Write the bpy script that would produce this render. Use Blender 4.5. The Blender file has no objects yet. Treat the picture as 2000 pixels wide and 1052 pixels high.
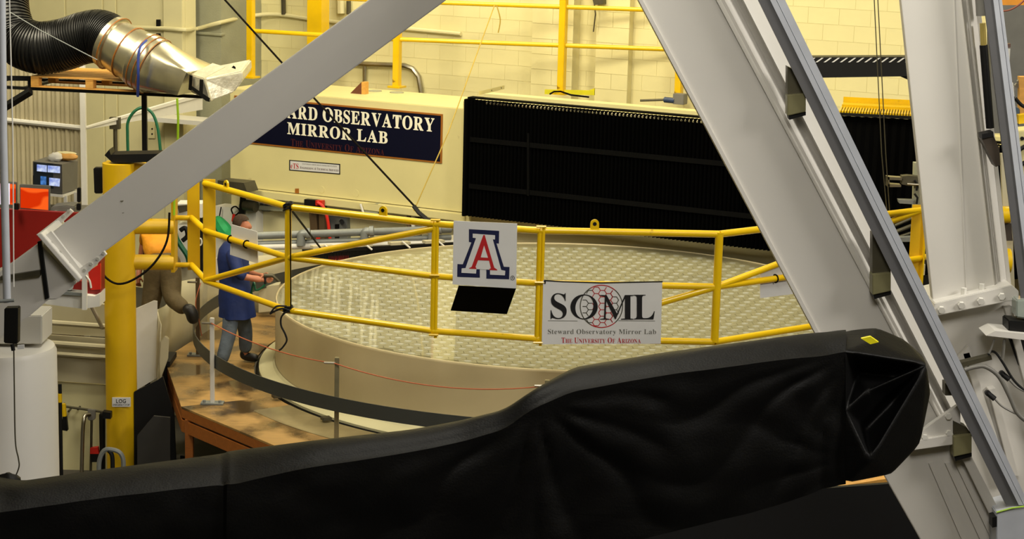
import bpy, bmesh, math, random
from mathutils import Vector, Matrix, noise
random.seed(7)
S = bpy.context.scene
COL = S.collection
# ------------------------------------------------------------------ camera
FPX, PITCH, ROLL = 3943.2, 0.200410, 0.0255145
CAMZ = 7.47
CAM = Vector((0, 0, CAMZ))
_f = Vector((0, math.cos(PITCH), -math.sin(PITCH)))
_r0 = Vector((1, 0, 0)); _u0 = _r0.cross(_f)
_r = _r0 * math.cos(ROLL) + _u0 * math.sin(ROLL)
_u = _u0 * math.cos(ROLL) - _r0 * math.sin(ROLL)
cd = bpy.data.cameras.new('camera'); cd.sensor_width = 36.0; cd.lens = FPX / 2000 * 36.0
cd.clip_end = 200
cam = bpy.data.objects.new('camera', cd); COL.objects.link(cam)
cam.matrix_world = Matrix(((_r.x, _u.x, -_f.x, 0), (_r.y, _u.y, -_f.y, 0), (_r.z, _u.z, -_f.z, CAMZ), (0, 0, 0, 1)))
S.camera = cam
S.view_settings.view_transform = 'Standard'
S.view_settings.look = 'None'
S.view_settings.gamma = 1.0
S.view_settings.use_curve_mapping = False
S.view_settings.exposure = 0.0
# ------------------------------------------------------------------ world and lamps
w = bpy.data.worlds.new('hall_air'); S.world = w; w.use_nodes = True
w.node_tree.nodes['Background'].inputs[0].default_value = (0.9, 0.85, 0.7, 1)
w.node_tree.nodes['Background'].inputs[1].default_value = 0.02

def area(name, loc, size, power, col, target=None):
    d = bpy.data.lights.new(name, 'AREA'); d.shape = 'RECTANGLE'; d.size = size[0]; d.size_y = size[1]
    d.energy = power; d.color = col
    o = bpy.data.objects.new(name, d); COL.objects.link(o); o.location = loc
    t = Vector(target) if target else Vector((loc[0], loc[1], 0))
    o.rotation_euler = (t - Vector(loc)).to_track_quat('-Z', 'Y').to_euler()
    return o
WARM = (1.0, 0.90, 0.66)
NEUT = (1.0, 0.945, 0.865)
area('ceiling_lamp_bay', (-7.5, 21.5, 11.2), (3, 3), 1050, WARM, (-5, 31, 2.5))
area('ceiling_lamp_bay', (-1.0, 22.0, 11.2), (3, 3), 520, WARM, (0, 30, 2.5))
area('ceiling_lamp_bay', (5.5, 21.0, 11.2), (3, 3), 470, WARM, (5, 29, 2.5))
area('ceiling_lamp_bay', (-1.5, 30.0, 11.2), (5, 3), 520, WARM, (-1, 31.5, 2))
area('hall_area_light', (0.5, 13.0, 11.3), (3, 3), 520, (1.0, .95, .82), (0.5, 21, 2.5))  # added fill, brightens the signs and the mirror front
area('hall_area_light', (11.0, 9.5, 10.5), (2.5, 2.5), 800, NEUT, (4, 14, 5))
area('hall_area_light', (1.0, 4.0, 11.2), (3, 3), 500, NEUT, (1, 15, 4))  # added frontal fill from above the camera

# ------------------------------------------------------------------ pixel rays: where a thing seen in the photograph stands in the hall
def ray(px, py):
    return _f + _r * ((px - 1000) / FPX) - _u * ((py - 526) / FPX)
def P(px, py, Y):
    d = ray(px, py); return CAM + d * (Y / d.y)
def G(px, py, z):
    d = ray(px, py); return CAM + d * ((z - CAMZ) / d.z)
class Plane:
    def __init__(s, o, n): s.o = Vector(o); s.n = Vector(n).normalized()
    def hit(s, px, py, off=0.0):
        d = ray(px, py); t = ((s.o - CAM).dot(s.n) + off) / d.dot(s.n); return CAM + d * t
YAW = math.radians(27)
U = Vector((math.cos(YAW), -math.sin(YAW), 0))      # along the back wall and the bridge, to the right
N = Vector((-math.sin(YAW), -math.cos(YAW), 0))     # out of the back wall
Zv = Vector((0, 0, 1))
ZRIM = CAMZ - 5.368; ZDECK = ZRIM - 0.88
CX, CY = 0.764, 24.743
def ring(R, deg, z):
    a = math.radians(deg); return Vector((CX + R * math.cos(a), CY + R * math.sin(a), z))

# ------------------------------------------------------------------ materials
def lin(c):
    c = c / 255.0
    return c / 12.92 if c <= 0.04045 else ((c + 0.055) / 1.055) ** 2.4
MATS = {}
def M(name, rgb, rough=0.5, metal=0.0, var=0.12, scale=6.0, bump=0.0, bscale=40.0, coat=0.0, spec=0.5, wear=None):
    m = bpy.data.materials.new(name); m.use_nodes = True; MATS[name] = m
    nt = m.node_tree; b = nt.nodes['Principled BSDF']
    col = tuple(lin(c) for c in rgb)
    b.inputs['Roughness'].default_value = rough; b.inputs['Metallic'].default_value = metal
    b.inputs['Specular IOR Level'].default_value = spec
    if coat: b.inputs['Coat Weight'].default_value = coat; b.inputs['Coat Roughness'].default_value = 0.04
    tc = nt.nodes.new('ShaderNodeTexCoord')
    if var > 0:
        n = nt.nodes.new('ShaderNodeTexNoise'); n.inputs['Scale'].default_value = scale; n.inputs['Detail'].default_value = 5
        nt.links.new(tc.outputs['Object'], n.inputs['Vector'])
        r = nt.nodes.new('ShaderNodeValToRGB'); r.color_ramp.elements[0].position = 0.3; r.color_ramp.elements[1].position = 0.7
        r.color_ramp.elements[0].color = tuple(c * (1 - var) for c in col) + (1,)
        r.color_ramp.elements[1].color = tuple(min(1, c * (1 + var)) for c in col) + (1,)
        nt.links.new(n.outputs['Fac'], r.inputs['Fac'])
        out = r.outputs['Color']
        if wear:
            n2 = nt.nodes.new('ShaderNodeTexNoise'); n2.inputs['Scale'].default_value = wear[1]; n2.inputs['Detail'].default_value = 8
            nt.links.new(tc.outputs['Object'], n2.inputs['Vector'])
            r2 = nt.nodes.new('ShaderNodeValToRGB'); r2.color_ramp.elements[0].position = wear[2]; r2.color_ramp.elements[1].position = wear[2] + 0.08
            mx = nt.nodes.new('ShaderNodeMix'); mx.data_type = 'RGBA'
            nt.links.new(n2.outputs['Fac'], r2.inputs['Fac']); nt.links.new(r2.outputs['Color'], mx.inputs['Factor'])
            nt.links.new(out, mx.inputs['A']); mx.inputs['B'].default_value = tuple(lin(c) for c in wear[0]) + (1,)
            out = mx.outputs['Result']
        nt.links.new(out, b.inputs['Base Color'])
    else:
        b.inputs['Base Color'].default_value = col + (1,)
    if bump > 0:
        n3 = nt.nodes.new('ShaderNodeTexNoise'); n3.inputs['Scale'].default_value = bscale; n3.inputs['Detail'].default_value = 4
        nt.links.new(tc.outputs['Object'], n3.inputs['Vector'])
        bp = nt.nodes.new('ShaderNodeBump'); bp.inputs['Strength'].default_value = bump; bp.inputs['Distance'].default_value = 0.02
        nt.links.new(n3.outputs['Fac'], bp.inputs['Height']); nt.links.new(bp.outputs['Normal'], b.inputs['Normal'])
    return m
def emit(name, c1, c2, strength, scale=4, dist=4.0, wave=True):
    m = bpy.data.materials.new(name); m.use_nodes = True; nt = m.node_tree; nt.nodes.remove(nt.nodes['Principled BSDF'])
    e = nt.nodes.new('ShaderNodeEmission'); e.inputs['Strength'].default_value = strength
    tc = nt.nodes.new('ShaderNodeTexCoord')
    if wave:
        t = nt.nodes.new('ShaderNodeTexWave'); t.inputs['Scale'].default_value = scale; t.inputs['Distortion'].default_value = dist; t.inputs['Detail'].default_value = 1
        t.bands_direction = 'Z'
    else:
        t = nt.nodes.new('ShaderNodeTexNoise'); t.inputs['Scale'].default_value = scale
    nt.links.new(tc.outputs['Object'], t.inputs['Vector'])
    r = nt.nodes.new('ShaderNodeValToRGB'); r.color_ramp.elements[0].position = 0.25; r.color_ramp.elements[1].position = 0.75
    r.color_ramp.elements[0].color = tuple(lin(c) for c in c1) + (1,); r.color_ramp.elements[1].color = tuple(lin(c) for c in c2) + (1,)
    nt.links.new(t.outputs['Fac'], r.inputs['Fac']); nt.links.new(r.outputs['Color'], e.inputs['Color'])
    nt.links.new(e.outputs['Emission'], nt.nodes['Material Output'].inputs['Surface'])
    return m
def woodmat(name, rgb, stain=None, rough=0.55, pos=0.5):
    m = M(name, rgb, rough, var=0.0)
    nt = m.node_tree; b = nt.nodes['Principled BSDF']; tc = nt.nodes.new('ShaderNodeTexCoord')
    mp = nt.nodes.new('ShaderNodeMapping'); mp.inputs['Scale'].default_value = (1.2, 9, 9)
    n = nt.nodes.new('ShaderNodeTexNoise'); n.inputs['Scale'].default_value = 2.5; n.inputs['Detail'].default_value = 8; n.inputs['Distortion'].default_value = 1.0
    r = nt.nodes.new('ShaderNodeValToRGB'); col = tuple(lin(c) for c in rgb)
    r.color_ramp.elements[0].position = 0.3; r.color_ramp.elements[1].position = 0.7
    r.color_ramp.elements[0].color = tuple(c * 0.84 for c in col) + (1,); r.color_ramp.elements[1].color = tuple(min(1, c * 1.1) for c in col) + (1,)
    nt.links.new(tc.outputs['Object'], mp.inputs['Vector']); nt.links.new(mp.outputs['Vector'], n.inputs['Vector']); nt.links.new(n.outputs['Fac'], r.inputs['Fac'])
    out = r.outputs['Color']
    if stain:
        n2 = nt.nodes.new('ShaderNodeTexNoise'); n2.inputs['Scale'].default_value = 1.4; n2.inputs['Detail'].default_value = 7
        r2 = nt.nodes.new('ShaderNodeValToRGB'); r2.color_ramp.elements[0].position = pos; r2.color_ramp.elements[1].position = pos + 0.17
        nt.links.new(tc.outputs['Object'], n2.inputs['Vector']); nt.links.new(n2.outputs['Fac'], r2.inputs['Fac'])
        mx = nt.nodes.new('ShaderNodeMix'); mx.data_type = 'RGBA'; mx.inputs['B'].default_value = tuple(lin(c) for c in stain) + (1,)
        nt.links.new(r2.outputs['Color'], mx.inputs['Factor']); nt.links.new(out, mx.inputs['A']); out = mx.outputs['Result']
        mr = nt.nodes.new('ShaderNodeMapRange'); mr.inputs['To Min'].default_value = 0.5; mr.inputs['To Max'].default_value = 0.12
        nt.links.new(r2.outputs['Color'], mr.inputs['Value']); nt.links.new(mr.outputs['Result'], b.inputs['Roughness'])
    nt.links.new(out, b.inputs['Base Color'])
    return m

WALL = M('cream_block_paint', (220, 211, 158), 0.6, var=0.04, scale=2, bump=0.04, bscale=50)
WALLD = M('mortar_paint', (212, 203, 152), 0.7, var=0.05)
PANEL = M('cream_panel_paint', (214, 206, 160), 0.5, var=0.05, scale=1.5)
CONC = M('grey_concrete', (150, 150, 125), 0.8, var=0.12, scale=1.5, bump=0.2)
FLOOR = M('dark_floor', (58, 54, 48), 0.7, var=0.2, scale=1.5)
BRIDGE = M('bridge_paint', (212, 202, 146), 0.4, var=0.05, scale=1.2, wear=((150, 130, 90), 3.0, 0.72))
YEL = M('yellow_paint', (222, 182, 6), 0.33, var=0.06, scale=3, coat=0.3, wear=((120, 88, 20), 7.0, 0.70))
YELF = M('yellow_flat_paint', (204, 164, 6), 0.45, var=0.06, scale=3)
WHITE = M('white_steel_paint', (206, 203, 196), 0.42, var=0.03, scale=1.3)
WHITEW = M('white_plastic', (214, 212, 204), 0.5, var=0.03)
RAILD = M('dark_grey_rail', (88, 88, 90), 0.5, var=0.05)
RAILL = M('light_grey_rail', (178, 182, 190), 0.4, var=0.05)
BLACK = M('black_steel', (12, 12, 12), 0.5, var=0.1, spec=0.3)
BELLOW = M('black_bellows_rubber', (3, 3, 3), 0.8, var=0.1, spec=0.04)
BSTRAP = M('black_bellows_strap', (6, 6, 6), 0.8, var=0.1, spec=0.06)
RUB = M('black_rubber', (14, 14, 15), 0.6, var=0.1, spec=0.3)
DUCT = M('black_duct_vinyl', (13, 13, 12), 0.42, var=0.1, spec=0.5)
SHEET = M('galvanised_sheet', (214, 208, 182), 0.27, metal=0.92, var=0.15, scale=5)
FOIL = M('crumpled_foil', (216, 210, 186), 0.38, metal=0.55, var=0.1, bump=0.5, bscale=9)
STEEL = M('bright_steel', (165, 160, 145), 0.35, metal=1.0, var=0.1)
DARKST = M('dull_steel', (90, 86, 70), 0.5, metal=0.7, var=0.15)
GALV = M('grey_pipe', (128, 132, 130), 0.45, metal=0.3, var=0.1)
NAVY = M('navy_sign', (5, 7, 30), 0.5, var=0.03, spec=0.15)
GOLD = M('gold_trim', (150, 92, 30), 0.4, var=0.05)
LETTER = M('cream_letter', (232, 228, 208), 0.5, var=0.0)
REDT = M('red_letter', (170, 24, 30), 0.5, var=0.0)
REDD = M('dull_red_letter', (66, 12, 20), 0.5, var=0.0)
INK = M('black_ink', (14, 14, 18), 0.5, var=0.0)
NAVYI = M('navy_ink', (14, 22, 62), 0.5, var=0.0)
GREYI = M('grey_ink', (105, 105, 100), 0.5, var=0.0)
OLIVE = M('olive_ink', (66, 66, 54), 0.5, var=0.0)
SIGNW = M('white_sign', (205, 205, 205), 0.5, var=0.02)
RED = M('red_paint', (128, 16, 10), 0.5, var=0.1, scale=2)
REDB = M('bright_red', (196, 34, 22), 0.4, var=0.1)
WOOD = woodmat('plywood_deck', (168, 132, 76), stain=(78, 62, 40), pos=0.43)
WOODE = woodmat('joist_wood', (150, 86, 28))
PINE = woodmat('pallet_pine', (206, 152, 72))
GLASS = M('honeycomb_glass', (190, 184, 152), 0.4, var=0.10, scale=2.2)
GLASSD = M('honeycomb_joint', (156, 148, 116), 0.4, var=0.1)
GLINT = M('glint_disc', (244, 247, 252), 0.2, var=0.10, scale=1.5)  # near-white discs painted for light reflected inside the cells
def thinglass():
    m = bpy.data.materials.new('clear_faceplate'); m.use_nodes = True; nt = m.node_tree; nt.nodes.remove(nt.nodes['Principled BSDF'])
    tr = nt.nodes.new('ShaderNodeBsdfTransparent'); tr.inputs[0].default_value = (.95, .96, .93, 1)
    gl = nt.nodes.new('ShaderNodeBsdfGlossy'); gl.inputs['Roughness'].default_value = 0.045
    fr = nt.nodes.new('ShaderNodeFresnel'); fr.inputs['IOR'].default_value = 1.5
    n = nt.nodes.new('ShaderNodeTexNoise'); n.inputs['Scale'].default_value = 1.2; n.inputs['Detail'].default_value = 4
    tc = nt.nodes.new('ShaderNodeTexCoord'); bp = nt.nodes.new('ShaderNodeBump'); bp.inputs['Strength'].default_value = 0.06; bp.inputs['Distance'].default_value = 0.03
    nt.links.new(tc.outputs['Object'], n.inputs['Vector']); nt.links.new(n.outputs['Fac'], bp.inputs['Height'])
    nt.links.new(bp.outputs['Normal'], gl.inputs['Normal'])
    df = nt.nodes.new('ShaderNodeBsdfDiffuse'); df.inputs[0].default_value = tuple(lin(c) for c in (192, 186, 152)) + (1,)  # cream haze painted over the glass, denser at grazing view, washing out the cells
    ge = nt.nodes.new('ShaderNodeNewGeometry'); dt = nt.nodes.new('ShaderNodeVectorMath'); dt.operation = 'DOT_PRODUCT'
    nt.links.new(ge.outputs['Normal'], dt.inputs[0]); nt.links.new(ge.outputs['Incoming'], dt.inputs[1])
    ab = nt.nodes.new('ShaderNodeMath'); ab.operation = 'ABSOLUTE'; nt.links.new(dt.outputs['Value'], ab.inputs[0])
    dv = nt.nodes.new('ShaderNodeMath'); dv.operation = 'DIVIDE'; dv.inputs[0].default_value = -0.065; nt.links.new(ab.outputs[0], dv.inputs[1])
    ex = nt.nodes.new('ShaderNodeMath'); ex.operation = 'EXPONENT'; nt.links.new(dv.outputs[0], ex.inputs[0])
    haze_mix = nt.nodes.new('ShaderNodeMixShader'); nt.links.new(ex.outputs[0], haze_mix.inputs[0]); nt.links.new(df.outputs[0], haze_mix.inputs[1]); nt.links.new(tr.outputs[0], haze_mix.inputs[2])
    mx = nt.nodes.new('ShaderNodeMixShader'); nt.links.new(fr.outputs[0], mx.inputs[0]); nt.links.new(haze_mix.outputs[0], mx.inputs[1]); nt.links.new(gl.outputs[0], mx.inputs[2])
    nt.links.new(mx.outputs[0], nt.nodes['Material Output'].inputs['Surface']); return m
PLATE = thinglass()
CAST = M('mirror_rim', (190, 176, 138), 0.5, var=0.06, scale=1.5)
BASE = M('turntable_paint', (206, 200, 160), 0.5, var=0.06, scale=1.5)
WET = M('wet_liner', (128, 116, 84), 0.16, var=0.25, scale=2)
POSTM = M('zinc_post', (128, 120, 90), 0.45, metal=0.3, var=0.15)
VINYL = M('cream_vinyl', (186, 178, 148), 0.5, var=0.08, scale=2)
BELT = M('grey_belt', (58, 60, 56), 0.5, var=0.06)
ORANGE = M('orange_cord', (176, 92, 58), 0.5, var=0.0)
ROPE = M('yellow_rope', (176, 150, 62), 0.7, var=0.1)
CABLE = M('dark_cable', (16, 12, 8), 0.8, var=0.0, spec=0.08)
GREENH = M('green_hose', (20, 92, 62), 0.4, var=0.1)
LIME = M('lime_tube', (150, 190, 30), 0.4, var=0.0)
BLUES = M('blue_strap', (24, 50, 130), 0.6, var=0.05)
SKIN = M('skin', (178, 112, 80), 0.5, var=0.06)
HAIR = M('brown_hair', (62, 44, 28), 0.8, var=0.2, scale=60, bump=0.5, bscale=150)
SMOCK = M('blue_smock', (6, 34, 92), 0.7, var=0.15, bump=0.6, bscale=8)
JEANS = M('blue_jeans', (84, 94, 106), 0.8, var=0.2, scale=9, bump=0.6, bscale=14)
KHAKI = M('khaki_cloth', (84, 70, 40), 0.8, var=0.15, bump=0.6, bscale=12)
YSHIRT = M('amber_shirt', (222, 146, 8), 0.7, var=0.1, bump=0.7, bscale=10)
BOOT = M('black_boot', (16, 14, 12), 0.5, var=0.1)
GREYP = M('grey_plastic', (112, 110, 104), 0.5, var=0.05)
CRTM = M('crt_grey', (104, 102, 96), 0.5, var=0.05)
DKGR = M('dark_grey_wall', (92, 92, 90), 0.7, var=0.1)
ORNG = M('orange_paint', (214, 140, 30), 0.5, var=0.1)
GREENC = M('green_cloth', (30, 150, 84), 0.7, var=0.2)
TRANS = M('clear_plastic', (150, 158, 150), 0.15, var=0.1, coat=0.5)
# strip curtain
STRIP = M('curtain_strip', (176, 166, 136), 0.35, var=0.1, scale=3)

def tarpmat():
    m = M('black_tarpaulin', (4, 4, 4), 0.5, var=0.0, spec=0.17)
    nt = m.node_tree; b = nt.nodes['Principled BSDF']; tc = nt.nodes.new('ShaderNodeTexCoord')
    n = nt.nodes.new('ShaderNodeTexNoise'); n.inputs['Scale'].default_value = 2.2; n.inputs['Detail'].default_value = 6; n.inputs['Distortion'].default_value = 1.2
    mp = nt.nodes.new('ShaderNodeMapping'); mp.inputs['Scale'].default_value = (0.8, 1.2, 1.2)
    nt.links.new(tc.outputs['Object'], mp.inputs['Vector']); nt.links.new(mp.outputs['Vector'], n.inputs['Vector'])
    bp = nt.nodes.new('ShaderNodeBump'); bp.inputs['Strength'].default_value = 0.14; bp.inputs['Distance'].default_value = 0.05
    nt.links.new(n.outputs['Fac'], bp.inputs['Height'])
    n2 = nt.nodes.new('ShaderNodeTexNoise'); n2.inputs['Scale'].default_value = 90
    nt.links.new(tc.outputs['Object'], n2.inputs['Vector'])
    bp2 = nt.nodes.new('ShaderNodeBump'); bp2.inputs['Strength'].default_value = 0.15; bp2.inputs['Distance'].default_value = 0.01
    nt.links.new(n2.outputs['Fac'], bp2.inputs['Height']); nt.links.new(bp.outputs['Normal'], bp2.inputs['Normal'])
    nt.links.new(bp2.outputs['Normal'], b.inputs['Normal'])
    return m
TARP = tarpmat()

# ------------------------------------------------------------------ object helpers
WLOC = {}
def tag(o, label=None, cat=None, group=None, kind=None):
    if label: o['label'] = label
    if cat: o['category'] = cat
    if group: o['group'] = group
    if kind: o['kind'] = kind
    return o
def thing(name, label, cat, loc, group=None):
    o = bpy.data.objects.new(name, None); COL.objects.link(o); o.empty_display_size = 0.1
    o.location = loc; WLOC[o.name] = Vector(loc)
    return tag(o, label, cat, group)

class MB:
    def __init__(s): s.v = []; s.f = []
    def add(s, vs, fs):
        b = len(s.v); s.v += [Vector(x) for x in vs]; s.f += [tuple(i + b for i in f) for f in fs]; return s
    def prism(s, poly, vec):
        n = len(poly); vec = Vector(vec); poly = [Vector(p) for p in poly]
        nn = Vector((0, 0, 0))
        for i in range(n):
            nn += (poly[i] - poly[0]).cross(poly[(i + 1) % n] - poly[0])
        if nn.dot(vec) > 0: poly = poly[::-1]
        vs = poly + [p + vec for p in poly]
        fs = [tuple(range(n)), tuple(range(2 * n - 1, n - 1, -1))]
        for i in range(n):
            j = (i + 1) % n; fs.append((j, i, n + i, n + j))
        return s.add(vs, fs)
    def obox(s, c, a, b, d):          # centre and three half vectors
        c, a, b, d = Vector(c), Vector(a), Vector(b), Vector(d)
        return s.prism([c - a - b - d, c + a - b - d, c + a + b - d, c - a + b - d], d * 2)
    def box(s, lo, hi):
        lo, hi = Vector(lo), Vector(hi); c = (lo + hi) / 2; h = (hi - lo) / 2
        return s.obox(c, (h.x, 0, 0), (0, h.y, 0), (0, 0, h.z))
    def tube(s, pts, r, seg=10, closed=False, cap=True):
        pts = [Vector(p) for p in pts]; n = len(pts)
        rr = r if isinstance(r, (list, tuple)) else [r] * n
        t0 = (pts[1] - pts[0]).normalized()
        up = Vector((0, 0, 1)) if abs(t0.z) < 0.9 else Vector((1, 0, 0))
        a = t0.cross(up).normalized()
        vs = []; fs = []
        for i in range(n):
            if closed: t = (pts[(i + 1) % n] - pts[i - 1]).normalized()
            elif i == 0: t = t0
            elif i == n - 1: t = (pts[-1] - pts[-2]).normalized()
            else: t = ((pts[i + 1] - pts[i]).normalized() + (pts[i] - pts[i - 1]).normalized()).normalized()
            a = (a - t * a.dot(t)).normalized(); b = t.cross(a)
            for k in range(seg):
                q = 2 * math.pi * k / seg
                vs.append(pts[i] + (a * math.cos(q) + b * math.sin(q)) * rr[i])
        m = n if closed else n - 1
        for i in range(m):
            for k in range(seg):
                k2 = (k + 1) % seg; i2 = (i + 1) % n
                fs.append((i * seg + k, i * seg + k2, i2 * seg + k2, i2 * seg + k))
        if cap and not closed:
            fs.append(tuple(range(seg - 1, -1, -1))); fs.append(tuple((n - 1) * seg + k for k in range(seg)))
        return s.add(vs, fs)
    def lathe(s, prof, c, seg=64, a0=0, a1=360):
        full = abs(a1 - a0) >= 360; m = seg if full else seg + 1
        vs = []; fs = []; c = Vector(c)
        for r, z in prof:
            for k in range(m):
                a = math.radians(a0 + (a1 - a0) * k / seg)
                vs.append(Vector((c.x + r * math.cos(a), c.y + r * math.sin(a), z)))
        for i in range(len(prof) - 1):
            for k in range(seg):
                k2 = (k + 1) % m
                fs.append((i * m + k, i * m + k2, (i + 1) * m + k2, (i + 1) * m + k))
        return s.add(vs, fs)
    def build(s, name, mat, parent=None, smooth=False, bevel=0.0, kind=None, label=None, sub=0):
        c = sum(s.v, Vector()) / len(s.v)
        if parent is None:
            c.z = min(v.z for v in s.v)
        me = bpy.data.meshes.new(name)
        me.from_pydata([v - c for v in s.v], [], s.f); me.materials.append(mat)
        bm = bmesh.new(); bm.from_mesh(me); bmesh.ops.recalc_face_normals(bm, faces=bm.faces)
        if bevel > 0:
            bm.normal_update()
            ed = [e for e in bm.edges if len(e.link_faces) == 2 and e.calc_face_angle(0) > 0.7]
            bmesh.ops.bevel(bm, geom=ed, offset=bevel, segments=2, affect='EDGES', clamp_overlap=True)
        bm.to_mesh(me); bm.free()
        if smooth:
            for p in me.polygons: p.use_smooth = True
            try: me.set_sharp_from_angle(angle=math.radians(42))
            except Exception: pass
        o = bpy.data.objects.new(name, me); COL.objects.link(o)
        WLOC[o.name] = c.copy()
        if parent is not None:
            o.parent = parent; o.location = c - WLOC[parent.name]
        else:
            o.location = c
        if kind: o['kind'] = kind
        if label: o['label'] = label
        return o
def inst(mesh_obj, name, parent, loc, rotz=0.0):
    o = bpy.data.objects.new(name, mesh_obj if isinstance(mesh_obj, bpy.types.Mesh) else mesh_obj.data)
    COL.objects.link(o); o.parent = parent; o.location = Vector(loc) - WLOC[parent.name]; o.rotation_euler = (0, 0, rotz)
    WLOC[o.name] = Vector(loc); return o
def poly(pts, Y): return [P(x, y, Y) for x, y in pts]
def slab(pts, Y, depth): return MB().prism(poly(pts, Y), (0, depth, 0))
def wire(name, label, pts, r, mat, cat='cable', seg=6, group=None):
    return tag(MB().tube(pts, r, seg).build(name, mat, smooth=True), label, cat, group)
def arc(p0, p1, sag, n=14):
    p0, p1 = Vector(p0), Vector(p1)
    return [p0.lerp(p1, i / n) - Zv * sag * 4 * (i / n) * (1 - i / n) for i in range(n + 1)]
def smoothpath(pts, n=6):
    pts = [Vector(p) for p in pts]; out = []
    for i in range(len(pts) - 1):
        p0 = pts[max(i - 1, 0)]; p1 = pts[i]; p2 = pts[i + 1]; p3 = pts[min(i + 2, len(pts) - 1)]
        for k in range(n):
            t = k / n
            out.append(0.5 * ((2 * p1) + (p2 - p0) * t + (2 * p0 - 5 * p1 + 4 * p2 - p3) * t * t + (3 * p1 - p0 - 3 * p2 + p3) * t ** 3))
    out.append(pts[-1]); return out
# ---- lettering
GL = {}
def serif(ch):
    if 'A' <= ch <= 'Z': return chr(0x1D400 + ord(ch) - 65)
    if 'a' <= ch <= 'z': return chr(0x1D41A + ord(ch) - 97)
    return ch
def glyph(ch, off=0.0):
    k = (ch, off)
    if k not in GL:
        c = bpy.data.curves.new('g', 'FONT'); c.body = ch; c.size = 1; c.offset = off; c.resolution_u = 3
        o = bpy.data.objects.new('g', c); COL.objects.link(o)
        dg = bpy.context.evaluated_depsgraph_get()
        m = bpy.data.meshes.new_from_object(o.evaluated_get(dg))
        vs = [(v.co.x, v.co.y) for v in m.vertices]; fs = [tuple(p.vertices) for p in m.polygons]
        bpy.data.objects.remove(o); bpy.data.meshes.remove(m)
        x0 = min(v[0] for v in vs); x1 = max(v[0] for v in vs)
        GL[k] = ([(v[0] - x0, v[1]) for v in vs], fs, x1 - x0)
    return GL[k]
WORDS = []
def letters(text, off=0.0, small=None, font=serif, gap=0.07, space=0.3):
    """flat lettering in the unit x-y plane: returns verts, faces, width; with small, capitals after the first of a word are smaller"""
    x = 0; V = []; F = []; first = True; WORDS.clear(); WORDS.append([0, 0, 0, 0])
    for ch in text:
        if ch == ' ': x += space; first = True; WORDS.append([len(V), 0, len(F), 0]); continue
        sc = 1.0 if (first or not small) else small
        vs, fs, wd = glyph(font(ch), off); b = len(V)
        V += [(x + a * sc, y * sc) for a, y in vs]; F += [tuple(i + b for i in f) for f in fs]
        x += wd * sc + gap * sc; first = False; WORDS[-1][1] = len(V); WORDS[-1][3] = len(F)
    return V, F, x - gap
def place(mb, L, o, r, u):           # o = baseline start, r = whole width, u = one cap height (0.73)
    V, F, wd = L
    mb.add([o + r * (x / wd) + u * (y / 0.7) for x, y in V], F); return mb
def place_words(text, args, o, r, u, nm, mat, par):   # the same lettering, one mesh per word
    V, F, wd = letters(text, *args)
    for v0, v1, f0, f1 in [tuple(w_) for w_ in WORDS]:
        MB().add([o + r * (x / wd) + u * (y / 0.7) for x, y in V[v0:v1]], [tuple(i - v0 for i in f) for f in F[f0:f1]]).build(nm, mat, par)
def bolts(parent, pts, axis, r=0.018, h=0.022, mat=WHITE, name='bolt'):
    axis = Vector(axis).normalized()
    for p in pts: MB().tube([Vector(p), Vector(p) + axis * h], r, 6).build(name, mat, parent)

# ================================================================== THE HALL
def struct(mb, name, mat, **k):
    o = mb.build(name, mat, **k); o['kind'] = 'structure'; return o
struct(MB().box((-24, -6, -0.3), (24, 46, 0)), 'floor', FLOOR)
struct(MB().box((-24, -6, 12.0), (24, 46, 12.3)), 'ceiling', WHITEW)
# back wall, parallel to the bridge
B0 = P(922, 190, 29.5)
W0 = B0 - N * 3.4; W0.z = 0
wl, wr = W0 - U * 13, W0 + U * 26
wall = struct(MB().prism([wl, wr, wr + Zv * 12, wl + Zv * 12], -N * 0.3), 'wall_back', WALLD)
WP = Plane(W0, N)
# concrete blocks that can be picked out, laid in running bond
BH, BW = 0.245, 0.49
blk = MB().obox((0, 0, 0), (BW / 2 - 0.003, 0, 0), (0, 0.005, 0), (0, 0, BH / 2 - 0.003))
bmesh_blk = None
cnt = 0; rest = MB()
cand = []
for row in range(8, 24):
    z = row * BH + BH / 2
    for i in range(-12, 40):
        s_ = (i + (0.5 if row % 2 else 0)) * BW
        c = W0 + U * s_ + Zv * z + N * 0.0
        d = c - CAM; dep = d.dot(_f)
        px = 1000 + FPX * d.dot(_r) / dep; py = 526 - FPX * d.dot(_u) / dep
        if 450 < px < 1800 and -30 < py < 215: cand.append((dep, c))
cand.sort(key=lambda t: t[0])
for k, (dep, c) in enumerate(cand):
    if k < 300:
        if bmesh_blk is None:
            o = blk.build('block', WALL, wall); o.location = c - WLOC[wall.name]; o.rotation_euler = (0, 0, -YAW); bmesh_blk = o.data
        else: inst(bmesh_blk, 'block', wall, c, -YAW)
    else:
        rest.obox(c, U * (BW / 2 - 0.003), N * 0.005, Zv * (BH / 2 - 0.003))
if rest.v: rest.build('block_field', WALL, wall, kind='stuff')
# upper bare wall above the counted courses
hi = W0 + Zv * 24 * BH
struct(MB().prism([hi - U * 13, hi + U * 26, hi + U * 26 + Zv * 6.0, hi - U * 13 + Zv * 6.0], N * 0.005), 'trim_1', WALL)
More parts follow.
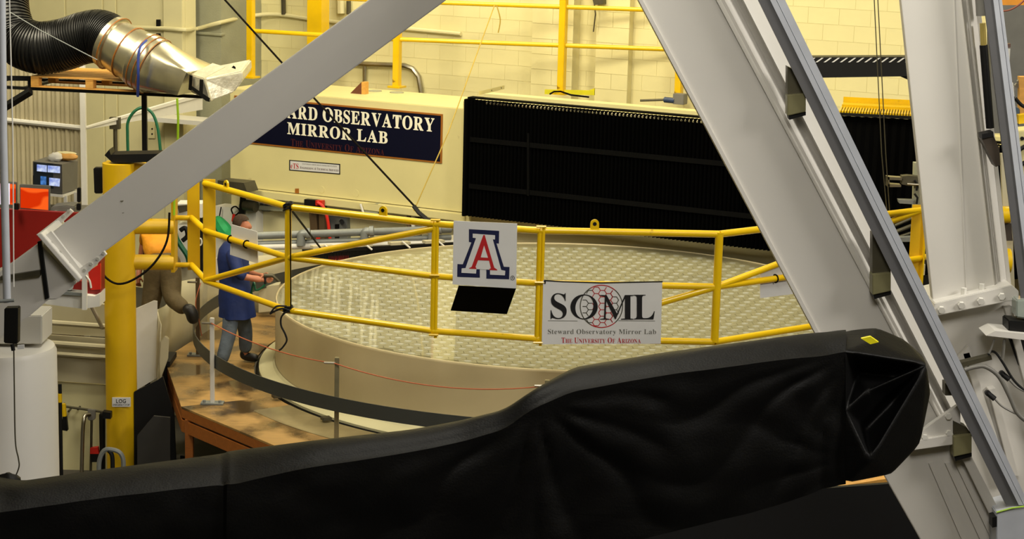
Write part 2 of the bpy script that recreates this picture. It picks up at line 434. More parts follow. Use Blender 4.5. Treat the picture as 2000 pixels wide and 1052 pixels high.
# pilaster on the back wall
def upright(pl, xa, xb, depth, name, mat, ya=100):
    a = pl.hit(xa, ya); b = pl.hit(xb, ya); a.z = b.z = 0
    return struct(MB().prism([a, b, b + Zv * 12, a + Zv * 12], N * depth), name, mat, bevel=0.01)
for xa, xb, dp, nm in ((1052, 1132, .25, 'trim_2'), (1172, 1236, .16, 'trim_3')):
    pil = upright(WP, xa, xb, dp, nm, WALLD)
    a, b = WP.hit(xa, 100), WP.hit(xb, 100); a.z = b.z = 0; hw = (b - a).length / 2; first = None
    for row in range(6, 27):
        for side_ in ((0,) if row % 2 else (-1, 1)):
            hb_ = hw if side_ == 0 else hw / 2
            c = (a + b) / 2 + U * side_ * hw / 2 + N * (dp + .003) + Zv * (row * BH + BH / 2)
            MB().obox(c, U * (hb_ - .003), N * .006, Zv * (BH / 2 - .003)).build('block', WALL, pil)
# concrete column and the cream wall left of it
c0 = B0 - N * 2.2; CP = Plane(c0, N)
a = CP.hit(330, 60); b = CP.hit(432, 60); a.z = b.z = 0
struct(MB().prism([a, b, b - N * 1.3, a - N * 1.3], Zv * 12), 'trim_4', CONC)
LP = Plane(B0 - N * 1.7, N)
a = LP.hit(-700, 100); b = LP.hit(362, 100); a.z = b.z = 0
wleft = struct(MB().prism([a, b, b + Zv * 12, a + Zv * 12], -N * 0.3), 'wall_left', PANEL)
for xa, xb in ((60, 130), (133, 203), (206, 229), (232, 322), (325, 362)):
    p0, p1 = LP.hit(xa, 100), LP.hit(xb, 100); p0.z = p1.z = 0.4
    MB().prism([p0, p1, p1 + Zv * 6, p0 + Zv * 6], N * (0.03 if xa != 325 else 0.08)).build('panel', PANEL, wleft, bevel=0.006)
# far side walls and the wall behind the camera
struct(MB().box((-24.3, -6, 0), (-24, 46, 12)), 'wall_side', PANEL)
struct(MB().box((24, -6, 0), (24.3, 46, 12)), 'wall_right', PANEL)
struct(MB().box((-24, -6.3, 0), (24, -6, 12)), 'wall_front', PANEL)

# conduits on the walls
cp = [LP.hit(225, 53, 0.12), LP.hit(310, 55, 0.12), LP.hit(362, 58, 0.12), CP.hit(385, 56, 0.10), CP.hit(430, 44, 0.10), WP.hit(480, 33, 0.35), WP.hit(520, 28, 0.12), WP.hit(560, 30, 0.06), WP.hit(640, 41, 0.06), WP.hit(900, 66, 0.06)]
t = thing('wall_conduit', 'cream painted conduit running round the grey concrete column on the back wall', 'conduit', cp[0])
MB().tube(smoothpath(cp, 4), 0.035, 8).build('pipe', PANEL, t, smooth=True)
for py in (38, 65):
    MB().prism([LP.hit(307, py, 0.1), LP.hit(314, py, 0.1), LP.hit(314, py + 16, 0.1), LP.hit(307, py + 16, 0.1)], N * 0.03).build('bracket', BLACK, t, label='black bracket strip')
cp = [CP.hit(350, 62, 0.04), CP.hit(432, 68, 0.04), WP.hit(470, 60, 0.3), WP.hit(482, 56, 0.2)]  # slim concrete-coloured tube along the lower line
tag(MB().tube(cp, 0.025, 8).build('thin_tube', CONC, smooth=True), 'thin lower tube bent round the grey concrete column', 'conduit')
def wallpipe(pts, r, label, mat=GALV, off=0.08):
    return tag(MB().tube([WP.hit(x, y, off) for x, y in pts], r, 8).build('wall_pipe', mat, smooth=True), label, 'pipe')
wallpipe([(553, -30), (554, 28)], 0.04, 'short dark vertical pipe on the wall beside the wide yellow column', DARKST)
wallpipe([(665, -30), (666, 26)], 0.07, 'thick cream vertical pipe on the wall above the tilted white beam', PANEL)
wallpipe([(681, 2), (681, 28)], 0.04, 'short grey pipe stub right of the thick cream pipe', DARKST)
wallpipe(smoothpath([WPx for WPx in [(640, 120), (712, 124), (790, 128), (808, 133), (820, 150), (823, 178), (823, 260)]] if False else [(0, 0, 0)] * 2) if False else [(600, 118), (712, 125), (790, 128), (806, 134), (818, 150), (823, 178), (824, 260)], 0.045, 'bent silver conduit bow on the block wall behind the bridge', STEEL)
wallpipe([(712, 122), (712, 260)], 0.035, 'straight silver conduit dropping behind the brown wedge', STEEL)
p = WP.hit(600, 0, 0.9); q = WP.hit(628, 0, 0.9)
p.z = q.z = 0.0
tag(MB().prism([p, q, q + Zv * 12, p + Zv * 12], -N * 0.24).build('crane_column', YEL), 'wide yellow steel column behind the upper railing', 'column')
p = WP.hit(1000, 0, 0.02)
hb = thing('hanging_bracket', 'grey hanging bracket with trailing wires high on the right wall', 'bracket', WP.hit(1165, 10, 0.3))
MB().prism([WP.hit(1152, -20, 0.3), WP.hit(1176, -20, 0.3), WP.hit(1178, 8, 0.3), WP.hit(1160, 10, 0.3)], -N * 0.12).build('plate', DARKST, hb)
MB().tube([WP.hit(1161, 8, 0.28), WP.hit(1163, 28, 0.28), WP.hit(1159, 62, 0.28)], 0.012, 6).build('wire', DARKST, hb)

# ================================================================== THE BRIDGE (polishing machine gantry)
BP = Plane(B0, N)
def bp(x, y, off=0.0): return BP.hit(x, y, off)
ztop = bp(850, 207).z
zbot = bp(700, 392).z
br = thing('gantry_bridge', 'cream steel box beam bridge spanning behind the mirror with a navy sign', 'bridge', Vector((B0.x, B0.y, zbot)))
lft = bp(449, 300); rgt = B0 + U * 14
lft.z = zbot; r0 = bp(916, 300); r0.z = zbot
DEP = 1.35
MB().prism([lft, r0, r0 + Zv * (ztop - zbot), lft + Zv * (ztop - zbot)], -N * DEP).build('box_beam', BRIDGE, br, bevel=0.012)
# right run behind the bellows
r1 = r0.copy(); rr1 = r0 + U * 11
MB().prism([r1 - N * 0.25, rr1 - N * 0.25, rr1 - N * 0.25 + Zv * (ztop - zbot), r1 - N * 0.25 + Zv * (ztop - zbot)], -N * (DEP - 0.25)).build('rear_beam', BRIDGE, br, bevel=0.012)
# bottom flange with lip
fl0 = lft - Zv * 0.0; 
MB().prism([fl0, r0, r0 - Zv * 0.12, fl0 - Zv * 0.12], N * 0.09).build('bottom_flange', BRIDGE, br, bevel=0.01)
MB().prism([bp(908, 196), bp(924, 196), bp(921, 440), bp(905, 440)], N * 0.06).build('end_plate', BRIDGE, br, bevel=0.008)
bolts(br, [bp(910, y, 0.06) for y in (241, 288, 331, 375, 408)], N, 0.02, 0.015, DARKST)
for x, y in ((628, 370), (695, 377)):
    MB().tube([bp(x, y), bp(x, y) + N * 0.006], 0.055, 16).build('cover_plug', BRIDGE, br)
MB().prism([bp(577, 368), bp(584, 368), bp(584, 377), bp(577, 377)], N * 0.012).build('inspection_plate', GOLD, br, label='small brown plate')
for x, y in ((732, 178), (775, 181)):
    c = G(x, y, ztop)
    MB().tube([c, c + Zv * 0.012], 0.11, 20).build('hatch_cover', CONC, br, label='grey round hatch cover')
# lower rear apron under the bridge
ap0 = lft - N * .32 - U * .2; ap1 = r0 - N * .32 + U * 12
MB().prism([Vector((ap0.x, ap0.y, 0)), Vector((ap1.x, ap1.y, 0)), ap1, ap0], -N * 0.1).build('rear_apron', PANEL, br)
MB().prism([bp(470, 398, -0.2), bp(560, 404, -0.2), bp(560, 412, -0.2), bp(470, 406, -0.2)], N * 0.05).build('cable_tray', CONC, br)
# sign
SP = Plane(B0 + N * 0.02, N)
def sp(x, y, off=0.0): return SP.hit(x, y, off)
sr = sp(864, 223); sb = sp(863, 319)
zt, zb = sr.z, sb.z; sr0 = sr.copy(); sr0.z = 0
SL = 3.72
sg = thing('observatory_sign', 'navy sign with cream lettering STEWARD OBSERVATORY MIRROR LAB on the bridge', 'sign', Vector((sr.x, sr.y, zb)))
MB().prism([sr0 - U * SL + Zv * zb, sr0 + Zv * zb, sr0 + Zv * zt, sr0 - U * SL + Zv * zt], -N * 0.02).build('frame', GOLD, sg, label='thin gold edge')
MB().prism([sr0 - U * (SL - .025) + Zv * (zb + .025), sr0 - U * .025 + Zv * (zb + .025), sr0 - U * .025 + Zv * (zt - .025), sr0 - U * (SL - .025) + Zv * (zt - .025)], N * 0.006).build('panel', NAVY, sg)
sgp = bpy.data.objects['panel.%03d' % (sum(1 for o in bpy.data.objects if o.name.startswith('panel')) - 1)]
def signtext(txt, x0, x1, y0, y1, mat, nm, small=None, full=None, off=0.0):
    # x0..x1 pixel span of txt's tail 'full'; baseline y1 at x1
    a = sp(x0, (y0 + y1) / 2, 0.01); b = sp(x1, y1, 0.01); c = sp(x1, y0, 0.01)
    wdt = (Vector((b.x, b.y, 0)) - Vector((a.x, a.y, 0))).length
    L = letters(txt, off, small); tail = letters(full, off, small)[2] if full else L[2]
    tot = wdt * L[2] / tail
    cap = c.z - b.z
    o = b - U * tot
    place_words(txt, (off, small), o, U * tot, Zv * cap, nm, mat, sgp)
signtext('STEWARD OBSERVATORY', 630, 848, 229, 257, LETTER, 'lettering', small=0.94, full='OBSERVATORY', off=.012)
signtext('MIRROR LAB', 561, 757, 257, 280.5, LETTER, 'lettering', small=1.0, off=.012)
signtext('THE UNIVERSITY OF ARIZONA', 568, 750, 288.5, 303, REDD, 'lettering', small=0.78, off=-0.003)
# small sticker
st = thing('services_sticker', 'small white sticker with red initials below the navy sign', 'sticker', sp(615, 340))
def spq(x0, ya, yb, x1, yc, yd, off): return [sp(x0, yb, off), sp(x1, yd, off), sp(x1, yc, off), sp(x0, ya, off)]
MB().prism(spq(565, 312, 332.5, 664.5, 320, 340.5, -0.018), N * 0.004).build('border', INK, st, label='black border')
MB().prism(spq(567, 314, 331, 662.5, 322, 338.5, -0.014), N * 0.003).build('sheet', SIGNW, st)
sts = bpy.data.objects['sheet']
def sttext(txt, x0, x1, ya, yb, mat, font=serif, small=None, off=0.0):
    a = sp(x0, yb, -0.009); b = sp(x1, yb + (x1 - x0) * 0.078, -0.009); c = sp(x0, ya, -0.009)
    place(MB(), letters(txt, off, small, font), a, b - a, Vector((0, 0, c.z - a.z))).build('lettering', mat, sts)
sttext('eTS', 567.5, 583, 318, 328.5, REDT, serif)
sttext('ENGINEERING & TECHNICAL SERVICES', 586, 661, 324.5, 329, REDD, serif, small=0.8)
sttext('UNIVERSITY RESEARCH INSTRUMENTATION', 590, 658, 318.5, 321, GREYI, serif)
# things on the bridge
wd = thing('brown_wedge', 'brown wooden wedge block standing on the bridge top', 'wedge', G(700, 182, ztop))
w0, w1, w2 = G(684, 182, ztop), G(706, 184, ztop), P(706, 160, G(706, 184, ztop).y)
MB().prism([w0, w1, w2], -N * 0.12 + U * 0.03).build('wedge', woodmat('brown_wood', (96, 50, 28)), wd)
w3 = w1 + U * 0.055
MB().prism([w1, w3, w3 + (w2 - w1), w2], -N * 0.12).build('backing', PINE, wd, label='pale wooden back face')
# upper yellow railing
rail = thing('bridge_railing', 'yellow tube railing standing on top of the bridge beam', 'railing', G(775, 172, ztop))
def post(x, yb, half, nm='post'):
    b = G(x, yb, ztop)
    MB().obox(b + Zv * 1.3, U * half, N * half, Zv * 1.3).build(nm, YEL, rail, bevel=0.008)
    MB().obox(b + Zv * 0.015, U * half * 2.0, N * half * 2.0, Zv * 0.015).build('base_plate', YEL, rail)
    return b
pb = [post(490, 152, 0.055), post(775, 171, 0.055), post(1096, 184, 0.055), post(1325, 195, 0.055)]
pdir = (pb[2] - pb[1]).normalized()
RP = Plane(pb[1], Vector((pdir.y, -pdir.x, 0)))
def railh(x, y): return RP.hit(x, y).z
za, zb2 = railh(1000, 10), railh(1000, 85)
for z in (za, zb2):
    s0, s1 = pb[0].copy(), pb[1] + pdir * 16; s0.z = s1.z = z
    MB().tube([s0, pb[1] + Zv * (z - ztop), s1], 0.036, 10).build('rail', YEL, rail, smooth=True)
# yellow spirit-level like bar and cable by the post
yb = thing('yellow_bracket_bar', 'bright yellow flat bar lying behind the middle bridge post', 'bar', G(1100, 184, ztop))
b0, b1 = WP.hit(1048, 176, 2.2), WP.hit(1148, 179, 2.2)
b0 = G(1048, 187, ztop) - N * 0.3; b1 = G(1146, 189, ztop) - N * 0.3
MB().prism([b0, b1, b1 + Zv * 0.075, b0 + Zv * 0.075], N * 0.02).build('bar', LIME and M('bright_yellow', (205, 196, 20), 0.4), yb)
MB().prism([b1 - U * 0.12, b1, b1 + Zv * 0.11, b1 - U * 0.12 + Zv * 0.06], N * 0.03).build('end_hook', MATS['bright_yellow'], yb)
ca = [G(1074, 186, ztop) + Zv * .02, G(1082, 185, ztop) + Zv * .05, G(1095, 186, ztop) + Zv * .06, G(1115, 189, ztop) + Zv * .03, G(1150, 192, ztop) + Zv * .02]
wire('loose_cable', 'black cable looped round the foot of the middle bridge post', ca, 0.014, CABLE)
# bracket channel at the bellows corner
ch = thing('angle_channel', 'cream drilled channel lying across the bellows corner', 'channel', G(960, 190, ztop))
c0, c1 = G(937, 192, ztop) + Zv * .05, G(985, 180, ztop) + Zv * .05
MB().prism([c0, c1, c1 + Zv * .06, c0 + Zv * .06], N * .03).build('channel', BRIDGE, ch)
bolts(ch, [c0.lerp(c1, .5) + Zv * .03 + N * .03, c0.lerp(c1, .9) + Zv * .03 + N * .03], N, 0.012, 0.01, BLACK)
# blue connector on the bridge
bc = thing('cable_connector', 'blue and grey cable connector lying on the bridge by the tilted strut', 'connector', G(1310, 204, ztop))
MB().tube([G(1298, 201, ztop) + Zv * .05, G(1318, 203, ztop) + Zv * .05], 0.045, 10).build('plug', M('blue_plastic', (44, 60, 92), 0.4), bc, smooth=True)
MB().tube([G(1250, 200, ztop) + Zv * .03, G(1298, 201, ztop) + Zv * .05], 0.018, 8).build('cable', DARKST, bc)
MB().obox(G(1328, 203, ztop) + Zv * .08, U * .09, N * .08, Zv * .08).build('socket_box', GREYP, bc, bevel=.006)

# bellows: pleated black rubber curtain in front of the right run
bl = thing('bellows_cover', 'black pleated bellows cover hung along the right run of the bridge', 'cover', bp(924, 440, 0.3))
bz1 = bp(924, 190, 0.0).z; bz0 = bp(1490, 489, 0.24).z
mb = MB(); npl = 150; Lb = 9.2
stt = bp(921, 300, 0.0); stt.z = 0
vs = []; fs = []
for i in range(npl * 2 + 1):
    o_ = stt + U * (Lb * i / (npl * 2)) + N * (0.24 if i % 2 else 0.17)
    vs += [o_ + Zv * bz0, o_ + Zv * bz1]
    if i: fs.append((2 * i - 2, 2 * i, 2 * i + 1, 2 * i - 1))
mb.add(vs, fs)
pl_ = mb.build('pleats', BELLOW, bl); pl_['kind'] = 'stuff'
MB().prism([stt + Zv * bz0, stt + Zv * bz1, stt + Zv * bz1 + N * 0.27, stt + Zv * bz0 + N * 0.27], U * 0.05).build('end_frame', BELLOW, bl, bevel=.006)
MB().prism([stt + Zv * (bz1) , stt + U * Lb + Zv * bz1, stt + U * Lb + Zv * (bz1) + N * .16, stt + Zv * bz1 + N * .16], Zv * 0.02).build('top_rail', BELLOW, bl)
MB().prism([stt + Zv * (bz1 + .02) - N * .22 + U * .2, stt + U * Lb + Zv * (bz1 + .02) - N * .22, stt + U * Lb + Zv * (bz1 + .02) + N * .02, stt + U * .2 + Zv * (bz1 + .02) + N * .02], Zv * 0.05).build('cream_top_lip', BRIDGE, bl, label='cream top lip')
for zz in (bz1 - .62, bz0 + .42):
    MB().prism([stt + U * .1 + Zv * zz + N * .235, stt + U * Lb + Zv * zz + N * .235, stt + U * Lb + Zv * (zz + .07) + N * .235, stt + U * .1 + Zv * (zz + .07) + N * .235], N * .015).build('strap', BSTRAP, bl)
MB().prism([bp(1030, 260, .25), bp(1034, 260, .25), bp(1034, 382, .25), bp(1030, 382, .25)], N * .015).build('strap', BSTRAP, bl)
mb = MB()
for i in range(npl):
    o_ = stt + U * (0.35 + i * (Lb - .4) / npl) + N * 0.2 + Zv * (bz1 - .03)
    mb.tube([o_, o_ + N * 0.03 - Zv * .015], 0.016, 6)
mb.build('hanger_stud', STEEL, bl, kind='stuff')
# under-bridge machinery (background left of the bellows)
def uplate(pts, off, nm, mat, par, th=0.04, **k): return MB().prism([bp(x, y, off) for x, y in pts], -N * th).build(nm, mat, par, **k)
um = thing('valve_station', 'dark column with black valve block and red hoses under the bridge', 'valve station', bp(615, 480, -0.12))
uplate([(603, 405), (616, 405), (622, 480), (608, 480)], -0.02, 'column', M('brown_steel', (80, 62, 40), .6), um, .1)
uplate([(622, 400), (632, 400), (636, 480), (624, 480)], -0.02, 'column', MATS['brown_steel'], um, .1)
uplate([(594, 389), (618, 391), (618, 405), (594, 404)], 0.18, 'valve_block', BLACK, um, .15)
uplate([(616, 391), (629, 392), (629, 402), (616, 401)], 0.20, 'valve_handle', REDB, um, .08, label='red valve handle')
MB().tube(smoothpath([bp(620, 395, 0.23), bp(632, 405, 0.23), bp(640, 430, 0.23), bp(645, 470, 0.23), bp(650, 500, 0.23)]), .025, 8).build('hose', REDB, um, smooth=True, label='red hose')
MB().tube([bp(622, 455, 0.18), bp(620, 490, 0.18)], .035, 8).build('hose', REDB, um, smooth=True, label='red hose')
eb = thing('electrical_cabinet', 'grey green electrical panel with two sockets under the bridge', 'panel', bp(660, 475, -0.22))
uplate([(642, 412), (676, 415), (679, 478), (646, 478)], -0.22, 'cabinet', GALV, eb, .2, bevel=.01)
for y in (438, 458):
    uplate([(654, y), (660, y), (660, y + 9), (654, y + 9)], -0.18, 'socket', BLACK, eb, .04)
MB().tube([bp(667, 432, -0.22), bp(668, 434, -0.12)], .035, 8).build('switch_knob', BLACK, eb)
jb = thing('junction_box', 'small grey junction box with two round sockets left of the yellow rail post', 'box', bp(516, 408, -0.32))
uplate([(506, 396), (526, 397), (526, 413), (506, 412)], -0.27, 'box', GALV, jb, .12, bevel=.008)
for x, y in ((511, 401), (520, 402)):
    MB().tube([bp(x, y, -0.28), bp(x, y, -0.24)], .03, 10).build('socket', BLACK, jb)
jb2 = thing('motor_bracket', 'dark motor with bracket hanging under the bridge end', 'motor', bp(485, 420, -0.02))
MB().tube([bp(478, 400, -0.02), bp(500, 404, -0.02)], .09, 12).build('motor', DARKST, jb2, smooth=True)
uplate([(470, 372), (478, 372), (477, 418), (466, 418)], 0.03, 'bracket', BLACK, jb2, .04)
dp = thing('dark_grey_lamp_hood', 'dark grey hood box behind the left yellow railing', 'hood', bp(455, 372, 0.38))
uplate([(425, 352), (476, 357), (483, 376), (425, 371)], 0.58, 'hood', DARKST, dp, .3)
wp = thing('white_cabinet', 'white cabinet panel behind the man in the blue smock', 'cabinet', bp(450, 470, 0.18))
uplate([(418, 402), (478, 407), (500, 412), (500, 520), (418, 520)], -0.12, 'door_panel', WHITEW, wp, .3)
MB().tube(smoothpath([bp(432, 404, -0.07), bp(428, 430, -0.02), bp(430, 455, -0.07)]), .01, 6).build('cord', CABLE, wp)
MB().tube(smoothpath([bp(455, 418, -0.02), bp(452, 408, -0.02), bp(460, 403, -0.02), bp(468, 412, -0.02), bp(460, 420, -0.02)]), .012, 6).build('cord_loop', CABLE, wp)
MB().tube([bp(457, 418, -0.02), bp(455, 432, -0.02)], .025, 8).build('red_grip', REDB, wp, label='red grip')
gc = thing('green_cloth_bundle', 'green cloth bundle hanging left of the man in blue', 'cloth', bp(430, 470, 0.28))
mb = MB(); mb.tube(smoothpath([bp(424, 425, 0.03), bp(432, 440, 0.08), bp(443, 455, 0.08), bp(452, 462, 0.08)]), [.05 + .07 * math.sin(math.pi * i / 18) for i in range(19)], 8); mb.build('cloth', GREENC, gc, smooth=True)
pc = thing('brown_post_cluster', 'cluster of slim posts under the bridge end plate', 'support', bp(810, 450, -0.02))
for x, mt in ((797, MATS['brown_steel']), (806, WHITEW), (815, DARKST)):
    uplate([(x - 3, 405), (x + 3, 405), (x + 4, 470), (x - 2, 470)], .08 - .03 * (x % 3), 'post', mt, pc, .08)
sc_ = thing('grey_service_cover', 'grey beige hanging service cover under the bridge flange', 'cover', bp(725, 420, 0.08))
uplate([(704, 396), (738, 398), (738, 420), (712, 418)], 0.08, 'cover', CONC, sc_, .08)
MB().tube([bp(704, 398, 0.13), bp(711, 420, 0.13)], .018, 6).build('stay', WHITEW, sc_)

# ================================================================== MIRROR ON ITS TURNTABLE
R = 3.7
SAG = 0.11
def zs(r): return ZRIM - 0.026 - SAG * (1 - min(1, r / 3.68) ** 2)
mir = thing('telescope_mirror', 'huge round cream honeycomb glass mirror lying face up on its turntable', 'mirror', (CX, CY, ZDECK))
prof = [(0.001, zs(0) - .02)] + [(r, zs(r) - .02) for r in (0.6, 1.2, 1.8, 2.4, 3.0, 3.4, 3.672)] + [(3.674, ZRIM - .008), (3.678, ZRIM), (3.690, ZRIM), (3.698, ZRIM - .008), (3.7, ZRIM - .03), (3.7, ZDECK + .05), (3.7, ZDECK + .02), (.001, ZDECK + .02)]
MB().lathe(prof[:8], (CX, CY, 0), 128).build('honeycomb_bed', GLASSD, mir, smooth=True)
MB().lathe(prof[7:], (CX, CY, 0), 128).build('rim_wall', CAST, mir, smooth=True)
tt = thing('turntable_base', 'cream turntable ring under the mirror with a dark joint line', 'turntable', (CX, CY, ZDECK - 1.0))
MB().lathe([(3.705, ZDECK + .10), (3.73, ZDECK + .07), (3.86, ZDECK + .055), (3.90, ZDECK + .03), (3.90, ZDECK - .3)], (CX, CY, 0), 128).build('ledge_ring', BASE, tt, smooth=True)
MB().lathe([(3.90, ZDECK - .02), (3.92, ZDECK + .012), (3.94, ZDECK - .02), (3.94, ZDECK - .3)], (CX, CY, 0), 128).build('joint_seal', BLACK, tt, smooth=True, label='dark seal line')
MB().lathe([(3.6, ZDECK - .3), (3.6, 0.0)], (CX, CY, 0), 64).build('pedestal', BASE, tt, smooth=True)
# hexagonal cells, each with a pale disc painted for the reflected light
PIT = 0.198; rot = math.radians(6.5)
cells = []
e1 = Vector((math.cos(rot), math.sin(rot), 0)) * PIT; e2 = Vector((math.cos(rot + math.pi / 3), math.sin(rot + math.pi / 3), 0)) * PIT
for i in range(-25, 26):
    for j in range(-25, 26):
        q = e1 * i + e2 * j
        r = q.length
        if r < 3.672 - PIT * 0.56 and r > 0.12:
            c = Vector((CX + q.x, CY + q.y, 0)); cells.append((c.y, c, r))
cells.sort(key=lambda t: t[0])
def hexring(c, rad, n, dz, ph):
    out = []
    for k in range(n):
        a = ph + 2 * math.pi * k / n; x = c.x + rad * math.cos(a); y = c.y + rad * math.sin(a)
        out.append(Vector((x, y, zs(math.hypot(x - CX, y - CY)) + dz)))
    return out
def hexmesh(mb, c, rad, n, d0, d1, ph):
    lo = hexring(c, rad, n, d0, ph); hi_ = hexring(c, rad * .985, n, d1, ph)
    mb.add(lo + hi_, [tuple(range(n, 2 * n))] + [(k, (k + 1) % n, n + (k + 1) % n, n + k) for k in range(n)]); return mb
h2, d2 = MB(), MB()
for k, (_, c, r) in enumerate(cells):
    if k < 300:
        hc = hexmesh(MB(), c, PIT / math.sqrt(3) - .0035, 6, -.02, 0, rot + math.pi / 6).build('hex_cell', GLASS, mir)
        hexmesh(MB(), c, .043, 10, -.001, .006, rot).build('glint_disc', GLINT, hc)
    else:
        hexmesh(h2, c, PIT / math.sqrt(3) - .0035, 6, -.02, 0, rot + math.pi / 6); hexmesh(d2, c, .043, 10, -.001, .006, rot)
h2.build('hex_cell_field', GLASS, mir, kind='stuff'); d2.build('glint_disc_field', GLINT, mir, kind='stuff')
MB().lathe([(.001, zs(0) + .016)] + [(r, zs(r) + .016) for r in (0.4, 0.8, 1.2, 1.6, 2.0, 2.4, 2.8, 3.2, 3.45, 3.674)], (CX, CY, 0), 160).build('clear_faceplate', PLATE, mir, smooth=True)
fp = bpy.data.objects['clear_faceplate'].data
if sum(q_.normal.z for q_ in fp.polygons) < 0: fp.flip_normals()
c = Vector((CX, CY, zs(0)))
MB().tube([c - Zv * .02, c + Zv * .006], .1, 20).build('centre_disc', CAST, mir)

# ================================================================== PLYWOOD DECK
dk = thing('plywood_deck', 'stained plywood walkway deck on a timber frame around the mirror', 'deck', (CX, CY, 0))
VA = [207.6 + 25.714 * k for k in range(14)]
RO = 5.1
nseg = 0
for k in range(14):
    a0, a1 = VA[k], VA[(k + 1) % 14] if k < 13 else VA[0] + 360
    o0, o1 = ring(RO, a0, ZDECK), ring(RO, a1, ZDECK)
    inner = [ring(3.96, a1 - (a1 - a0) * j / 6, ZDECK) for j in range(7)]
    MB().prism([o0 + (o1 - o0) * .001] + [o1 - (o1 - o0) * .001] + inner, -Zv * .022).build('plywood_sheet', WOOD, dk)
    up = ring(1, (a0 + a1) / 2, 0) - Vector((CX, CY, 0))
    MB().prism([o0 - Zv * .024, o1 - Zv * .024, o1 - Zv * .13, o0 - Zv * .13], -up * .04).build('rim_joist', WOODE, dk, bevel=.003)
    MB().prism([o0 - Zv * .155, o1 - Zv * .155, o1 - Zv * .30, o0 - Zv * .30], -up * .04).build('lower_joist', WOODE, dk, bevel=.003)
    lg = ring(RO - .06, a0 + 1.2, 0)
    MB().box((lg.x - .045, lg.y - .045, 0), (lg.x + .045, lg.y + .045, ZDECK - .13)).build('leg', WOODE, dk)
# wet liner strip lying between apron and plywood
tag(MB().lathe([(3.965, ZDECK + .004), (3.97, ZDECK + .012), (4.42, ZDECK + .008), (4.43, ZDECK + .003)], (CX, CY, 0), 96, 214, 300).build('wet_liner', WET, smooth=True), 'wet grey beige liner on the deck along the turntable', 'liner')
for px, py in ((541, 776), (637, 820)):
    c = G(px, py, ZDECK + .03)
    tag(MB().obox(c + Zv * .02, (.05, .02, 0), (-.02, .04, 0), (0, 0, .02)).build('clamp_block', DARKST, bevel=.006), 'small dark clamp block on the wet liner %s' % ('left of the front strut post' if px < 600 else 'just beside the front strut post'), 'clamp')

# barrier posts, belt and cord round the deck
posts = [((415, 788), (417, 620), 'white steel barrier post standing before the man in jeans', WHITE),
         ((387, 694), (387, 541), 'brown barrier post behind the black shoe', M('brown_post_paint', (84, 66, 40), 0.6)),
         ((657, 872), (657, 697), 'galvanised barrier post in front of the mirror side', POSTM),
         ((1069, 905), (1069, 741), 'barrier post tip peeking over the black tarpaulin', POSTM),
         ((561, 560), (561, 500), None, None)]
tops = {}
for i, ((bx, by), (tx, ty), lab, mt) in enumerate(posts[:4]):
    if bx == 1069:
        a_ = math.degrees(math.atan2(-4.72, .35)); b = ring(4.72, 274.0, ZDECK)
        dd = G(bx, by, ZDECK); b = Vector((P(1069, 741, 20.05).x, 20.05, ZDECK))
        tp = P(1069, 741, 20.05)
    else:
        b = G(bx, by, ZDECK); tp = P(tx, ty, b.y)
    t = thing('barrier_post', lab, 'post', b, 'barrier posts around the deck')
    h = tp.z - ZDECK
    MB().obox(b + Zv * (h / 2), (.024, 0, 0), (0, .024, 0), (0, 0, h / 2 - .003)).build('upright', mt, t, bevel=.004)
    MB().obox(b + Zv * .012, (.13, 0, 0), (0, .07, 0), (0, 0, .009)).build('foot_plate', GALV, t)
    bolts(t, [b + Vector((.09, -.03, .02)), b + Vector((-.09, -.03, .02))], Zv, .018, .03, GALV)
    MB().tube([tp + Vector((-.13, -.02, -.06)), tp + Vector((-.01, -.02, -.06))], .014, 8).build('eye_bolt', STEEL, t)
    tops[bx] = tp + Vector((-.02, -.03, -.06))
b = ring(4.72, 133, ZDECK)
# belt
mb = MB(); vs = []; fs = []
pts = []
for k in range(60):
    a_ = 108 + (282 - 108) * k / 59
    pts.append(ring(4.70, a_, 0))
for k, p_ in enumerate(pts):
    o_ = (p_ - Vector((CX, CY, 0))).normalized() * .004
    for q_ in (p_ + o_, p_ - o_):
        vs += [q_ + Zv * (ZDECK + .42), q_ + Zv * (ZDECK + .58)]
for k in range(len(pts) - 1):
    a_ = k * 4; b_ = a_ + 4
    fs += [(a_, b_, b_ + 1, a_ + 1), (a_ + 3, b_ + 3, b_ + 2, a_ + 2), (a_ + 1, b_ + 1, b_ + 3, a_ + 3), (a_, a_ + 2, b_ + 2, b_)]
mb.add(vs, fs); tag(mb.build('barrier_belt', BELT, smooth=True), 'wide dark grey belt strung round the mirror from post to post', 'belt')
wire('orange_cord', 'thin orange cord slung between white post and galvanised post', arc(tops[415], tops[657], .07), .0065, ORANGE, 'cord')
wire('orange_cord', 'thin orange cord slung from galvanised post to the tarpaulin', arc(tops[657], tops[1069], .13), .0065, ORANGE, 'cord')
wire('orange_cord', 'thin orange cord hanging from the brown post behind the black shoe', smoothpath([tops[387] + Vector((.06, -.02, 0)), P(382, 590, 24.6), P(388, 622, 24.55), P(394, 655, 24.6)]), .0065, ORANGE, 'cord')

# cream splash wall behind the deck
mb = MB(); n = 40; vs = []; fs = []
for k in range(n + 1):
    a_ = 100 + (196 - 100) * k / n
    rr_ = 5.12 + .02 * math.sin(k * 1.3)
    for z_ in (ZDECK - .35, ZDECK + .15, ZDECK + .5, ZDECK + .72 + .05 * math.sin(k * .7)):
        vs.append(ring(rr_ + .03 * math.sin(k * .9 + z_ * 3), a_, z_))
    if k:
        for j in range(3):
            b_ = (k - 1) * 4 + j; fs.append((b_, b_ + 4, b_ + 5, b_ + 1))
mb.add(vs, fs); o = mb.build('splash_curtain', VINYL, smooth=True); tag(o, 'curved cream vinyl splash curtain behind the deck at left', 'curtain')
md = o.modifiers.new('thick', 'SOLIDIFY'); md.thickness = .012
